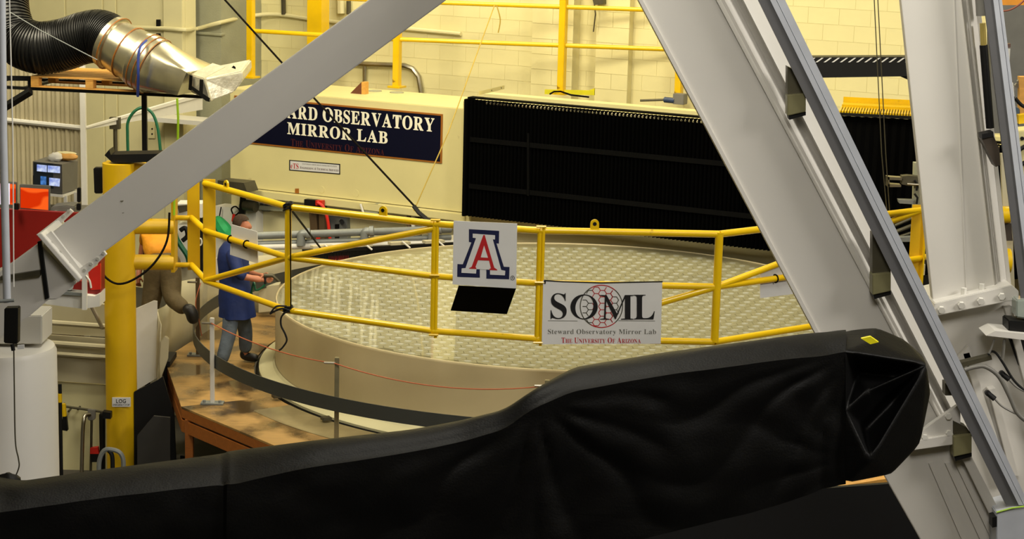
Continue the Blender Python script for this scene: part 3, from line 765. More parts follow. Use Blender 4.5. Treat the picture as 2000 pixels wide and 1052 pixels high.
# white sheet in front of it, beside the yellow column
q = [(266, 602), (300, 587), (307, 588), (307, 735), (306, 738), (266, 762)]
tag(slab(q, 23.6, .02).build('white_sheet', WHITEW), 'white hanging sheet right of the yellow column', 'sheet')
tag(slab([(310, 705), (313, 668), (322, 655), (330, 660), (328, 700), (312, 745)], 23.3, .03).build('sheet_edge', VINYL, bevel=.01), 'rolled cream sheet edge at the deck corner', 'sheet')

# pipes and brush over the far left rim of the mirror
sw = thing('washing_manifold', 'grey pipe manifold above the far rim of the mirror', 'pipes', G(700, 480, ZRIM))
zp = ZRIM + .42
def GZ(x, y, dz): return G(x, y, ZRIM + dz)
def lvl(x0, y0, x1, y1, Y0):
    a_ = P(x0, y0, Y0); return a_, G(x1, y1, a_.z)
for (x0, y0, x1, y1, r_, mt) in ((500, 460, 880, 447, .055, GALV), (500, 476, 880, 463, .04, GALV), (505, 482, 885, 474, .045, WHITEW)):
    a_ = P(x0, y0, 27.9); b_ = P(x1, y1, 29.3)
    MB().tube([a_, b_], r_, 10).build('pipe', mt, sw, smooth=True)
for x in (588, 712, 844):
    f_ = (x - 500) / 380; Yq = 27.9 + 1.4 * f_ - .1
    ya = 460 - 13 * f_; yb_ = 478 - 13 * f_
    MB().tube(smoothpath([P(x + 14, ya, Yq), P(x + 3, ya - 1, Yq), P(x, ya + 5, Yq), P(x, yb_ + 4, Yq)], 4), .062, 10).build('elbow', GALV, sw, smooth=True)
    MB().tube([P(x + 10, ya - 1, Yq), P(x + 18, ya - 1.5, Yq)], .08, 12).build('coupling', GALV, sw, smooth=True)
bs = thing('brush_bar', 'long black bristle brush bar along the far rim of the mirror', 'brush', G(740, 498, ZRIM))
a_, b_ = P(590, 493, 27.35), P(900, 478, 28.75)
dirb = (b_ - a_).normalized(); perp = Vector((dirb.y, -dirb.x, 0)).normalized()
zb_ = .14
MB().prism([a_, b_, b_ + Zv * .05, a_ + Zv * .05], perp * .07).build('brush_back', BLACK, bs)
mb = MB(); Lq = (b_ - a_).length
for i in range(110):
    c_ = a_ + dirb * (Lq * i / 110); hh = .10 + .03 * random.random()
    mb.prism([c_, c_ + dirb * (Lq / 110 * .9), c_ + dirb * (Lq / 110 * .6) - Zv * hh, c_ + dirb * (Lq / 110 * .3) - Zv * hh], perp * .05)
mb.build('bristles', BLACK, bs, kind='stuff')
for i in (.12, .36, .60, .82):
    c_ = a_ + dirb * Lq * i + Zv * .05
    MB().obox(c_ + Zv * .02, dirb * .16, perp * .05, Zv * .02).build('holder', VINYL, bs, label='beige holder plate')
    MB().tube([c_ + perp * .08 + Zv * .06, c_ + perp * .14 + dirb * .1 - Zv * .03], .014, 6).build('clip', WHITEW, bs, label='white clip')
MB().obox(a_ + dirb * 0.55 - Zv * .09, dirb * .16, perp * .04, Zv * .03).build('red_block', RED, bs, label='red brown block')
tag(slab([(850, 470), (855, 470), (855, 540), (850, 540)], 29.2, .05).build('short_pipe', GALV), 'short grey pipe behind the second yellow railing post', 'pipe')

# ================================================================== YELLOW RING RAILING
zT = P(1055, 450, 20.4).z
zM = P(1053, 553, 20.4).z; zBt = P(1048, 661, 20.4).z
V2 = []
for (x, y) in ((400, 358), (563, 404), (849, 437), (1055, 450), (1405, 457), (1800, 410)):
    g = G(x, y, zT); V2.append(Vector((g.x, g.y, 0)))
A, B, C_, D, E_, F_ = V2
rr = thing('ring_railing', 'yellow tubular ring railing in front of the mirror carrying signs', 'railing', Vector((D.x, D.y, zBt)))
RT = .0365
for nm, z, r_ in (('top_rail', zT, RT), ('middle_rail', zM, RT * .95), ('bottom_rail', zBt, RT * .95)):
    for a_, b_ in zip(V2[:-1], V2[1:]):
        MB().tube([a_ + Zv * z, b_ + Zv * z], r_, 14).build(nm, YEL, rr, smooth=True)
for p_, r_ in ((B, .036), (C_, .03), (D, .03), (E_, .043)):
    MB().tube([p_ + Zv * (zBt - (.05 if p_ in (C_, D) else 0)), p_ + Zv * (zT + .02)], r_, 14).build('post', YEL, rr, smooth=True)
for p_ in (C_, D):
    q_ = p_ + (Vector((.035, 0, 0)) if p_ == D else Vector((.03, 0, 0)))
    MB().tube([q_ + Vector((0, -.02, zBt - .07)), q_ + Vector((0, -.02, zT + .05))], .018, 8).build('tie_strap', YEL, rr, smooth=True)
    for z in (zT + .05, zM + .02, zBt - .03):
        MB().tube([p_ + Vector((-.04, -.05, z)), p_ + Vector((.06, -.05, z))], .013, 6).build('pin', YEL, rr)
for a_, b_ in ((A + Zv * zBt, B + Zv * zM), (B + Zv * zM, C_ + Zv * (zT - .05)), (D + Zv * zBt, E_ + Zv * zM), (E_ + Zv * zM, F_ + Zv * zT)):
    MB().tube([a_, b_], RT * .95, 14).build('brace', YEL, rr, smooth=True)
# lifting lugs
def lug(p_, d_):
    d_ = d_.normalized(); n_ = Vector((d_.y, -d_.x, 0)); pts_ = [p_ - d_ * .045, p_ + d_ * .045]
    for k in range(9):
        q_ = math.pi * k / 8; pts_.append(p_ + Zv * .085 + d_ * .045 * math.cos(q_) + Zv * .045 * math.sin(q_))
    o_ = MB().prism(pts_, n_ * .02).build('lifting_lug', YEL, rr)
    MB().tube([p_ + Zv * .085 + n_ * .021, p_ + Zv * .085 + n_ * .026], .02, 10).build('eye_hole', BLACK, o_)
lug(D.lerp(E_, .302) + Zv * (zT), E_ - D); lug(B.lerp(C_, .66) + Zv * zT, C_ - B); lug(A.lerp(B, .28) + Zv * (zT - .02), B - A)
# flat end plates left and right
def plate_post(p_, half, z0, z1, par=rr):
    return MB().obox(p_ + Zv * ((z0 + z1) / 2), (half, 0, 0), (0, .012, 0), (0, 0, (z1 - z0) / 2)).build('plate_post', YELF, par, bevel=.003)
plate_post(A + Vector((.05, 0, 0)), .072, zBt - .02, zT + .05)
A2 = P(378, 425, 23.35); A2 = Vector((A2.x, A2.y, 0))
plate_post(A2, .072, P(378, 527, 23.35).z, P(378, 350, 23.35).z)
plate_post(F_ + Vector((-.02, .05, 0)), .075, zBt, zT + .05)
MB().obox(F_ + Vector((.055, .02, (zBt + zT) / 2)), (.008, 0, 0), (0, .05, 0), (0, 0, (zT - zBt) / 2 + .05)).build('edge_plate', YEL, rr)
MB().tube([F_ + Zv * zM, F_ + Vector((1.2, 1.3, zM))], .034, 10).build('middle_rail', YEL, rr, smooth=True)
for ya, yb_ in ((425, 452), (517, 547)):
    MB().tube([P(374, ya, 23.3), A + Vector((0, .03, 0)) + Zv * (zM if ya == 425 else zBt)], .036, 10).build('link_rail', YEL, rr, smooth=True)
    MB().tube([P(342, ya + (0 if ya == 425 else 0), 23.3), P(374, ya, 23.3)], .03, 10).build('stub_pipe', YEL, rr, smooth=True)
# yellow column with arms, top tray and label
yc0 = P(235, 600, 23.1)
ycol = thing('yellow_column', 'round yellow steel column with two pipe arms and a small label', 'column', Vector((yc0.x, yc0.y, 0)))
ztc = P(235, 318, 23.1).z
MB().tube([Vector((yc0.x, yc0.y, 0)), Vector((yc0.x, yc0.y, ztc))], .182, 32).build('shaft', YELF, ycol, smooth=True)
for yA in (442, 512):
    MB().tube([Vector((yc0.x, yc0.y, P(250, yA, 23.1).z)), P(338, yA, 23.25)], .092, 20).build('arm', YELF, ycol, smooth=True)
slab([(334, 384), (341, 384), (341, 532), (334, 532)], 23.2, .22).build('arm_flange', YELF, ycol)
slab([(203, 318), (262, 318), (300, 326), (300, 420), (262, 420)], 23.2, .2).build('gusset_plate', YELF, ycol)
# label LOG
a_ = P(220, 778, 22.9); b_ = P(255, 778, 22.9)
lgp = slab([(219, 776), (255, 776), (255, 794), (219, 794)], 22.905, .01).build('label_plate', SIGNW, ycol, label='white label with black lettering')
place(MB(), letters('LOG', .012, None, lambda c: c, .1), P(227, 786.5, 22.9), P(246, 786.5, 22.9) - P(227, 786.5, 22.9), Zv * (P(227, 779, 22.9).z - P(227, 786.5, 22.9).z)).build('lettering', INK, lgp)
place(MB(), letters('EMERGENCY STOP', 0, None, lambda c: c, .08), P(220.5, 792, 22.9), P(253, 792, 22.9) - P(220.5, 792, 22.9), Zv * (P(227, 788.3, 22.9).z - P(227, 792, 22.9).z)).build('lettering', INK, lgp)
bt = thing('black_tray', 'black angled tray lying on top of the yellow column', 'tray', Vector((yc0.x, yc0.y, ztc)))
slab([(217, 302), (310, 300), (310, 316), (222, 318)], 23.0, .3).build('tray', BLACK, bt)
slab([(204, 303), (213, 292), (222, 318), (218, 316)], 23.0, .25).build('raised_end', BLACK, bt)
tag(slab([(182, 328), (203, 328), (203, 342), (200, 378), (184, 378)], 23.6, .12).build('black_bracket_box', BLACK, bevel=.01), 'black bracket box on the left of the yellow column', 'box')
wire('draped_cable', 'dark cable draped in a loop across the yellow column', smoothpath([P(331, 415, 22.95), P(326, 470, 22.85), P(300, 515, 22.75), P(262, 545, 22.7), P(230, 554, 22.7), P(205, 540, 22.75), P(198, 520, 22.8)]), .014, CABLE)

# white plates on the railing
def board(name, label, pts, Y0, Y1, mat, cat='board', th=.008):
    xs = [p_[0] for p_ in pts]; x0, x1 = min(xs), max(xs)
    w3 = [P(x, y, Y0 + (Y1 - Y0) * (x - x0) / (x1 - x0)) for x, y in pts]
    n_ = (w3[1] - w3[0]).cross(w3[2] - w3[0]).normalized()
    if n_.y < 0: n_ = -n_
    return tag(MB().prism(w3, n_ * th).build(name, mat), label, cat)
board('blank_plate', 'blank white plate tied to the left middle rail before the man', [(452, 438), (502, 452), (504, 515), (449, 497)], 22.42, 22.0, SIGNW, 'plate')
board('blank_plate', 'blank white plate behind the right middle rail beside the strut', [(1485, 524), (1575, 492), (1580, 570), (1485, 582)], 20.86, 21.3, SIGNW, 'plate')
for f_ in (.62, .78):
    pass
for x, y, dd in ((454, 465, 0), (485, 475, 0), (1507, 549, 0)):
    # black cable ties round the rail
    c_ = A.lerp(B, (x - 402) / 161 if x < 600 else .5) + Zv * zM if x < 600 else E_.lerp(F_, (x - 1405) / 395 * 1.06) + Zv * zM
    ax = (B - A if x < 600 else F_ - E_).normalized()
    bb_ = ax.cross(Zv)
    tag(MB().tube([c_ + (bb_ * math.cos(q_ * math.pi / 6) + Zv * math.sin(q_ * math.pi / 6)) * (RT + .006) for q_ in range(12)], .008, 6, closed=True).build('cable_tie', CABLE, smooth=True),
        'dark cable tie on the %s' % ('left middle rail, left of two' if x == 454 else 'left middle rail, right of two' if x == 485 else 'right middle rail in front of the blank plate'), 'cable tie')

# sign with the block letter A
Yc = C_.lerp(D, .5).y - .055
SGP = Plane(C_ + (C_ - D).normalized().cross(Zv) * 0, Vector((0, 0, 0)) + ((D - C_).normalized().cross(Zv)))
nrm = SGP.n if SGP.n.y < 0 else -SGP.n
SGP = Plane(C_ + nrm * .05, nrm)
def sgn(x, y, off=0.0): return SGP.hit(x, y, off)
sa = thing('letter_sign', 'white sign with navy edged red block letter A on the railing', 'sign', sgn(948, 560))
sas = MB().prism([sgn(886, 431), sgn(1010, 436.5), sgn(1008, 563.5), sgn(884, 555)], -nrm * .008).build('sheet', SIGNW, sa)
def zc(pts): return [(860 + x / 3.757, 420 + y / 3.757) for x, y in pts]
navy = [(210, 102), (432, 115), (430, 208), (412, 206), (466, 378), (508, 380), (505, 470), (338, 465), (338, 399), (290, 396), (290, 458), (124, 452), (126, 358), (165, 360), (228, 200), (210, 196)]
whit = [(238, 135), (402, 147), (401, 178), (385, 177), (447, 402), (477, 408), (474, 441), (365, 436), (365, 400), (265, 395), (262, 428), (155, 422), (157, 390), (185, 388), (262, 168), (238, 165)]
redA = [(316, 145), (326, 146), (396, 385), (418, 399), (418, 405), (360, 402), (360, 396), (371, 388), (358, 334), (277, 330), (258, 380), (266, 390), (264, 394), (210, 392), (212, 388), (230, 378)]
hole = [(321, 222), (297, 309), (350, 312)]
for nm, pts_, mt, o_ in (('navy_outline', navy, NAVYI, .001), ('white_inline', whit, SIGNW, .003), ('red_letter', redA, REDT, .005), ('letter_counter', hole, SIGNW, .007)):
    MB().prism([sgn(x, y, o_) for x, y in zc(pts_)], nrm * .0015).build(nm, mt, sas)
MB().tube([sgn(1001 + 3.6 * math.cos(q_ * math.pi / 8), 542.5 + 4.2 * math.sin(q_ * math.pi / 8), .003) for q_ in range(16)], .0025, 4, closed=True).build('registered_mark', INK, sas)
o_ = sgn(999.6, 545, .003)
place(MB(), letters('R', 0, None, lambda c: c), o_, sgn(1002.6, 545, .003) - o_, Zv * .026).build('registered_mark', INK, sas)
# black panel below it, leaning back
pb_ = [P(896, 557, 20.45), P(1008, 563, 20.3), P(990, 613, 20.55), P(880, 606, 20.75)]
tag(MB().prism(pb_, Vector((0, .012, -.004))).build('black_placard', BELLOW), 'plain black leaning board hanging below the letter A sign', 'panel')
# SOML banner
n2 = (E_ - D).normalized().cross(Zv); n2 = n2 if n2.y < 0 else -n2
SB = Plane(D + n2 * .06, n2)
def sb_(x, y, off=0.0): return SB.hit(x, y, off)
def zb3(x, y): return (1060 + x / 7.79, 545 + y / 7.79)
def zb_w(x, y, off): return sb_(*zb3(x, y), off)
so = thing('lab_banner', 'white banner with SOML lettering over a red honeycomb globe', 'banner', sb_(1176, 674))
sos = MB().prism([sb_(1061, 547), sb_(1176, 551.5), sb_(1293.5, 549.5), sb_(1290.5, 671), sb_(1058, 672)], -n2 * .004).build('sheet', SIGNW, so)
MB().prism([zb_w(20, 8, .002), zb_w(300, 28, .002), zb_w(900, 45, .002), zb_w(1825, 28, .002), zb_w(1825, 45, .002), zb_w(900, 64, .002), zb_w(300, 45, .002), zb_w(50, 30, .002), zb_w(45, 72, .002), zb_w(18, 72, .002)], n2 * .002).build('black_edge', INK, so, label='black top edge')
def glyphbox(ch, x0, x1, y0, y1, mat, off=0.0, lay=.006):
    vs_, fs_, wd_ = glyph(serif(ch), off); ys = [v_[1] for v_ in vs_]; a0, a1 = min(ys), max(ys)
    MB().add([zb_w(x0 + (x1 - x0) * v_[0] / wd_, y1 + (y0 - y1) * (v_[1] - a0) / (a1 - a0), lay) for v_ in vs_], fs_).build('big_letter', mat, sos)
glyphbox('S', 120, 365, 212, 606, INK, -.004)
glyphbox('L', 1385, 1705, 236, 610, INK, -.004)
vs_, fs_ = [], []
for k in range(48):
    q_ = 2 * math.pi * k / 48
    vs_ += [zb_w(630 + 208 * math.cos(q_), 420 + 190 * math.sin(q_), .006), zb_w(634 + 136 * math.cos(q_) - 16 * math.sin(q_), 420 + 176 * math.sin(q_), .006)]
fs_ = [(2 * k, 2 * k + 1, (2 * k + 3) % 96, (2 * k + 2) % 96) for k in range(48)]
MB().add(vs_, fs_).build('big_letter', INK, sos)
mm = MB()
for pts_ in ([(872, 240), (972, 240), (1130, 520), (1250, 240), (1385, 240), (1385, 250), (1335, 258), (1335, 596), (1380, 602), (1380, 612), (1190, 612), (1190, 602), (1250, 596), (1250, 290), (1112, 606), (1100, 606), (968, 330), (958, 594), (1010, 602), (1010, 612), (872, 612), (872, 602), (930, 596), (946, 262), (872, 250)],):
    mm.prism([zb_w(x, y, .006) for x, y in pts_], n2 * .001)
mm.build('big_letter', INK, sos)
# globe ring and honeycomb lattice
GX, GY, GR = 893, 412, 322
def gcol(x): return 'r' if 740 < x < 1090 else 'o'
gm = {'r': MB(), 'o': MB()}
def seg2(x0, y0, x1, y1, wd_=11):
    dx, dy = x1 - x0, y1 - y0; l_ = math.hypot(dx, dy) or 1; nx, ny = -dy / l_ * wd_ / 2, dx / l_ * wd_ / 2
    gm[gcol((x0 + x1) / 2)].add([zb_w(x0 + nx, y0 + ny, .003), zb_w(x1 + nx, y1 + ny, .003), zb_w(x1 - nx, y1 - ny, .003), zb_w(x0 - nx, y0 - ny, .003)], [(0, 1, 2, 3)])
for k in range(72):
    q0, q1 = 2 * math.pi * k / 72, 2 * math.pi * (k + 1) / 72
    seg2(GX + GR * math.cos(q0), GY + GR * math.sin(q0), GX + GR * math.cos(q1), GY + GR * math.sin(q1), 14)
done = set()
for i in range(-8, 9):
    for j in range(-8, 9):
        hx = 635 + 92 * i; hy = 365 + 98 * (j + (i % 2) * .5)
        for k in range(6):
            q0, q1 = math.pi * k / 3, math.pi * (k + 1) / 3
            p0_ = (hx + 60 * math.cos(q0), hy + 56 * math.sin(q0)); p1_ = (hx + 60 * math.cos(q1), hy + 56 * math.sin(q1))
            mx_, my_ = (p0_[0] + p1_[0]) / 2, (p0_[1] + p1_[1]) / 2
            key = (round(mx_ / 12), round(my_ / 12))
            if key in done: continue
            ok = all(math.hypot(a_[0] - GX, a_[1] - GY) < GR - 2 for a_ in (p0_, p1_))
            d_o = math.hypot((mx_ - 632) / 205, (my_ - 420) / 187)
            if ok and not (0.72 < d_o < 1.1) and not (930 < mx_ < 1000 and 300 < my_ < 600 and False):
                done.add(key); seg2(*p0_, *p1_)
gm['r'].build('red_honeycomb', REDT, sos, kind='stuff'); gm['o'].build('olive_honeycomb', OLIVE, sos, kind='stuff')
for x0, x1 in ((80, 530), (1150, 1710)):
    MB().prism([zb_w(x0, 626, .003), zb_w(x1, 630, .003), zb_w(x1, 636, .003), zb_w(x0, 632, .003)], n2 * .001).build('rule_line', GREYI, sos)
def bantext(txt, x0, x1, y0, y1, mat, small=None, off=0.0, gap=.07):
    o_ = zb_w(x0, y1, .003); r_ = zb_w(x1, y1 + 2, .003) - o_; u_ = zb_w(x0, y0, .003) - o_
    place_words(txt, (off, small, serif, gap), o_, r_, u_, 'lettering', mat, sos)
bantext('Steward Observatory Mirror Lab', 78, 1725, 757, 832, GREYI, off=-.004, gap=.085)
bantext('THE UNIVERSITY OF ARIZONA', 285, 1490, 884, 968, REDT, small=.76, off=-.003)

# black ropes on the railing post
rp = thing('black_rope_tie', 'black rope knotted to the second railing post and hanging down', 'rope', B + Zv * zBt)
def bpos(x, y, Y=None): return P(x, y, (Y or B.y) - .06)
for zc_ in (zT, zBt):
    for k in (-.02, .01, .03):
        MB().tube([B + Vector((.05 * math.cos(q_ * math.pi / 5), .055 * math.sin(q_ * math.pi / 5), zc_ + k + .02 * math.sin(q_))) for q_ in range(10)], .012, 6, closed=True).build('knot', RUB, rp)
MB().tube([bpos(567, 402), bpos(568, 600)], .008, 6).build('strand', CABLE, rp)
MB().tube(smoothpath([bpos(566, 606), bpos(552, 602), bpos(535, 608), bpos(528, 612), bpos(540, 598), bpos(560, 598)]), .011, 6).build('loop', RUB, rp)
MB().tube(smoothpath([bpos(562, 606), bpos(550, 618), bpos(549, 635), bpos(557, 652), bpos(560, 665), bpos(552, 678), bpos(545, 684)]), .011, 6).build('tail', RUB, rp)
wire('black_guy_line', 'thin black line running from the railing knot toward the brush bar', [bpos(568, 408), P(632, 492, 27.3)], .013, CABLE, 'line')
wire('steel_cable', 'dark tensioned steel cable crossing in front of the navy sign', [P(385, -60, 28.9), P(612, 190, 28.0), P(812, 405, 27.2)], .014, CABLE)
wire('cable_end_fitting', 'dark cable fitting where the steel cable ends behind the railing', [P(808, 402, 27.2), P(818, 415, 27.15), P(840, 433, 27.05)], .03, RUB)
yt = RP.hit(966, 10, .06)
wire('yellow_rope', 'thin yellow rope tied to the upper rail hanging to the bridge foot', [yt, P(875, 260, 28.6), P(808, 412, 28.3)], .009, ROPE, 'rope')
wire('rope_tail', 'short frayed rope tail dangling from the upper rail', smoothpath([RP.hit(970, 10, .06), RP.hit(977, 38, .06), RP.hit(973, 64, .06)]), .011, ROPE, 'rope')

# ================================================================== DUCT, PALLET AND SHELF
YD = 24.0
ztp = P(180, 185, YD).z - .03
sh = thing('black_shelf_frame', 'black steel bracket frame carrying the pallet and duct', 'frame', P(100, 190, YD))
pf0, pf1 = P(-60, 158, YD + .3), P(400, 190, YD - .25)
fd = (pf1 - pf0); fd.z = 0; fdn = fd.normalized(); fperp = Vector((-fdn.y, fdn.x, 0))
zf = P(175, 184, YD).z
def fl(px_): 
    t_ = (px_ + 60) / 460; p_ = pf0.lerp(pf1, t_); return Vector((p_.x, p_.y, 0))
zPal = P(62, 167, YD + .1).z - .03
for off in (.02, .95):
    a_, b_ = fl(-240) + fperp * off, fl(405) + fperp * off
    MB().prism([a_ + Zv * (zPal - .035), b_ + Zv * (zPal - .035), b_ + Zv * zPal, a_ + Zv * zPal], fperp * .06).build('beam', BLACK, sh)
for x in (-50, 40, 385):
    a_ = fl(x); MB().prism([a_ + fperp * .08 + Zv * (zPal - .033), a_ + fperp * .95 + Zv * (zPal - .033), a_ + fperp * .95 + Zv * (zPal - .005), a_ + fperp * .08 + Zv * (zPal - .005)], fdn * .06).build('cross_bar', BLACK, sh)
MB().tube([P(60, 178, YD + .1), P(0, 215, YD + .2), P(-60, 252, YD + .3)], .05, 4).build('diagonal_strut', BLACK, sh)
MB().prism(poly([(-20, 148), (60, 149), (60, 170), (54, 170), (54, 158), (-20, 157)], YD + .25), (0, .05, 0)).build('end_bracket', BLACK, sh)
lg = fl(236) + fperp * .8
MB().box((lg.x - .03, lg.y - .03, 0), (lg.x + .03, lg.y + .03, zPal - .035)).build('leg', BLACK, sh)
lg = fl(-225) + fperp * .5
MB().box((lg.x - .06, lg.y - .05, 0), (lg.x + .06, lg.y + .05, zPal - .035)).build('leg', BLACK, sh)
pal = thing('wooden_pallet', 'pine pallet lying on the black shelf frame under the duct', 'pallet', fl(170) + Zv * zPal)
pa, pb2 = fl(62), fl(292); PLn = (pb2 - pa).length
PD = 1.1
def palbox(s0, s1, d0, d1, z0, z1, nm): 
    c_ = pa + fdn * ((s0 + s1) / 2) + fperp * ((d0 + d1) / 2) + Zv * (zPal + (z0 + z1) / 2)
    MB().obox(c_, fdn * (s1 - s0) / 2, fperp * (d1 - d0) / 2, Zv * (z1 - z0) / 2).build(nm, PINE, pal, bevel=.003)
for d in (0, .5, 1.0): palbox(0, PLn, d, d + .1, .004, .022, 'bottom_board')
for d in (0, .5, 1.0):
    for s_ in (0, PLn / 2 - .05, PLn - .1): palbox(s_, s_ + .1, d, d + .1, .022, .108, 'block')
for s_ in (0, PLn / 2 - .05, PLn - .1): palbox(s_, s_ + .1, 0, PD, .108, .124, 'stringer_board')
for k in range(7): palbox(0, PLn, k * (PD - .13) / 6, k * (PD - .13) / 6 + .13, .124, .14, 'deck_board')
# ribbed black duct
dc = thing('flexible_duct', 'fat ribbed black flexible duct snaking down from the upper left', 'duct', P(90, 110, YD))
path = smoothpath([P(10, -90, YD + .9), P(14, -20, YD + .7), P(17, 30, YD + .5), P(32, 74, YD + .4), P(72, 93, YD + .3), P(120, 88, YD + .3), P(165, 74, YD + .25), P(197, 71, YD + .2), P(222, 83, YD + .1)], 12)
rad_ = []
nP = len(path)
mb = MB()
fine = []
for i in range(nP - 1):
    for k in range(3): fine.append(path[i].lerp(path[i + 1], k / 3))
fine.append(path[-1])
def rad_at(f): 
    pts_ = [(0, .235), (.25, .25), (.42, .30), (.55, .31), (.7, .30), (.85, .31), (1, .30)]
    for (a_, ra), (b_, rb) in zip(pts_[:-1], pts_[1:]):
        if f <= b_: return ra + (rb - ra) * (f - a_) / (b_ - a_)
    return .3
rads = [rad_at(i / (len(fine) - 1)) + (.010 if i % 4 < 2 else -.010) for i in range(len(fine))]
mb.tube(fine, rads, 28)
mb.build('ribbed_hose', DUCT, dc, smooth=True)
# metal duct reducer to foil box
mdt = thing('metal_duct', 'galvanised metal duct tapering from round collar to square end', 'duct', P(300, 130, YD))
ax0, ax1, ax2 = P(214, 80, YD + .1), P(275, 116, YD - .05), P(303, 131, YD - .12)
axd = (ax2 - ax0).normalized()
MB().tube([ax0, ax0.lerp(ax1, .15), ax0.lerp(ax1, .17), ax0.lerp(ax1, .95), ax1], [.325, .33, .30, .33, .34], 36).build('collar', SHEET, mdt, smooth=True)
MB().tube([ax1, ax1.lerp(ax2, .5), ax2], [.345, .35, .34], 36).build('sleeve', SHEET, mdt, smooth=True)
for f_, r_ in ((.15, .333), (.62, .322)):
    MB().tube([ax0.lerp(ax1, f_) + (v_ * r_) for v_ in [axd.orthogonal().normalized() * math.cos(q_ * math.pi / 14) + axd.cross(axd.orthogonal().normalized()) * math.sin(q_ * math.pi / 14) for q_ in range(28)]], .008, 6, closed=True).build('seam_ring', GOLD, mdt, label='brown seam ring')
for f_ in (.25, .6, .95):
    MB().tube([ax1.lerp(ax2, f_) + (v_ * .352) for v_ in [axd.orthogonal().normalized() * math.cos(q_ * math.pi / 14) + axd.cross(axd.orthogonal().normalized()) * math.sin(q_ * math.pi / 14) for q_ in range(28)]], .006, 6, closed=True).build('seam_ring', GOLD, mdt, label='brown seam ring')
# transition: round to square
e_ = P(386, 158, YD - .45); side = Vector((axd.y, -axd.x, 0)).normalized(); upv = side.cross(axd).normalized()
if upv.z < 0: upv = -upv; side = -side
vs = []; n = 32
sx, sy = .36, .15
for ring_i, (c_, f_) in enumerate(((ax2, 0), (ax2.lerp(e_, .5), .5), (e_, 1))):
    for k in range(n):
        q_ = 2 * math.pi * k / n; cx_, cy_ = math.cos(q_), math.sin(q_)
        m_ = max(abs(cx_), abs(cy_)); sqx, sqy = cx_ / m_ * sx, cy_ / m_ * sy
        x_ = (.34 * cx_) * (1 - f_) + sqx * f_; y_ = (.34 * cy_) * (1 - f_) + sqy * f_
        vs.append(c_ + side * x_ + upv * y_)
fs = [(r_ * n + k, r_ * n + (k + 1) % n, (r_ + 1) * n + (k + 1) % n, (r_ + 1) * n + k) for r_ in range(2) for k in range(n)] + [tuple(range(2 * n, 3 * n))]
MB().add(vs, fs).build('transition', SHEET, mdt, smooth=True)
# foil box
fb = thing('foil_wrapped_box', 'crumpled silver foil wrapped outlet box at the duct end', 'box', P(430, 165, YD - .6))
mb = MB()
f0 = [P(372, 146, YD - .65), P(398, 150, YD - .65), P(410, 198, YD - .65), P(372, 178, YD - .65)]
front = [P(397, 154, YD - .82), P(473, 139, YD - .6), P(474, 158, YD - .6), P(456, 181, YD - .65), P(411, 198, YD - .82)]
mb.prism(front, Vector((.05, .45, .10)))
o = mb.build('foil', FOIL, fb, bevel=.015)
mb = MB(); mb.prism([P(371, 145, YD - .70), P(398, 153, YD - .83), P(412, 199, YD - .83), P(372, 180, YD - .70)], Vector((.2, .4, .10))); mb.build('foil_side', FOIL, fb, bevel=.01)
def strip(pts_, nm='tape'):
    vs_ = [P(x, y, YD - .74 - .12 * max(0, (x - 371) / 27)) for x, y in pts_]; MB().prism(vs_, Vector((0, .01, 0))).build(nm, BLACK, fb, label='black tape strip')
strip([(370, 146), (376, 148), (374, 177), (368, 175)]); strip([(390, 155), (397, 156), (396, 186), (389, 182)]); strip([(372, 166), (410, 192), (409, 199), (402, 197), (372, 173)])
strip([(452, 132), (456, 128), (460, 131), (460, 135)])
wire('blue_strap', 'blue ratchet strap round the metal duct and pallet', smoothpath([P(286, 79, YD - .35), P(274, 92, YD - .5), P(270, 115, YD - .55), P(270, 150, YD - .55), P(269, 188, YD - .4)]), .018, BLUES, 'strap', 4)
wire('thin_grey_line', 'thin grey line sagging across the black duct', [P(18, 23, YD - .6), P(80, 60, YD - .6), P(190, 117, YD - .6)], .007, GALV, 'line')

# ================================================================== CURTAIN BOOTH AND DESK CORNER
YB = 26.6
cb = P(163, 250, YB)
bo = thing('curtain_booth', 'white framed booth with beige strip curtains behind the monitors', 'booth', Vector((cb.x, cb.y, 0)))
lfe = cb - U * 2.2
MB().tube([lfe, cb], .035, 8).build('front_rail', WHITEW, bo, smooth=True)
e_ = G(392, 188, cb.z)
pts_ = [cb, G(225, 232, cb.z), e_]
dv = (e_ - cb).normalized(); pv = Vector((dv.y, -dv.x, 0))
MB().prism([cb, e_, e_ + Zv * .06, cb + Zv * .02], pv * .05).build('side_rail', WHITEW, bo)
MB().prism([cb - Zv * .02, e_ - Zv * .20, e_, cb], pv * .03).build('side_board', WHITEW, bo)
MB().box((cb.x - .035, cb.y - .035, 0), (cb.x + .035, cb.y + .035, cb.z + 1.2)).build('corner_post', WHITEW, bo)
for x in (225,):
    g_ = G(x, 240, cb.z - .05); MB().tube([Vector((g_.x, g_.y, 1.5)), g_], .03, 8).build('support_post', DARKST, bo, smooth=True)
    MB().obox(g_, (.07, 0, 0), (0, .05, 0), (0, 0, .08)).build('clamp', DARKST, bo)
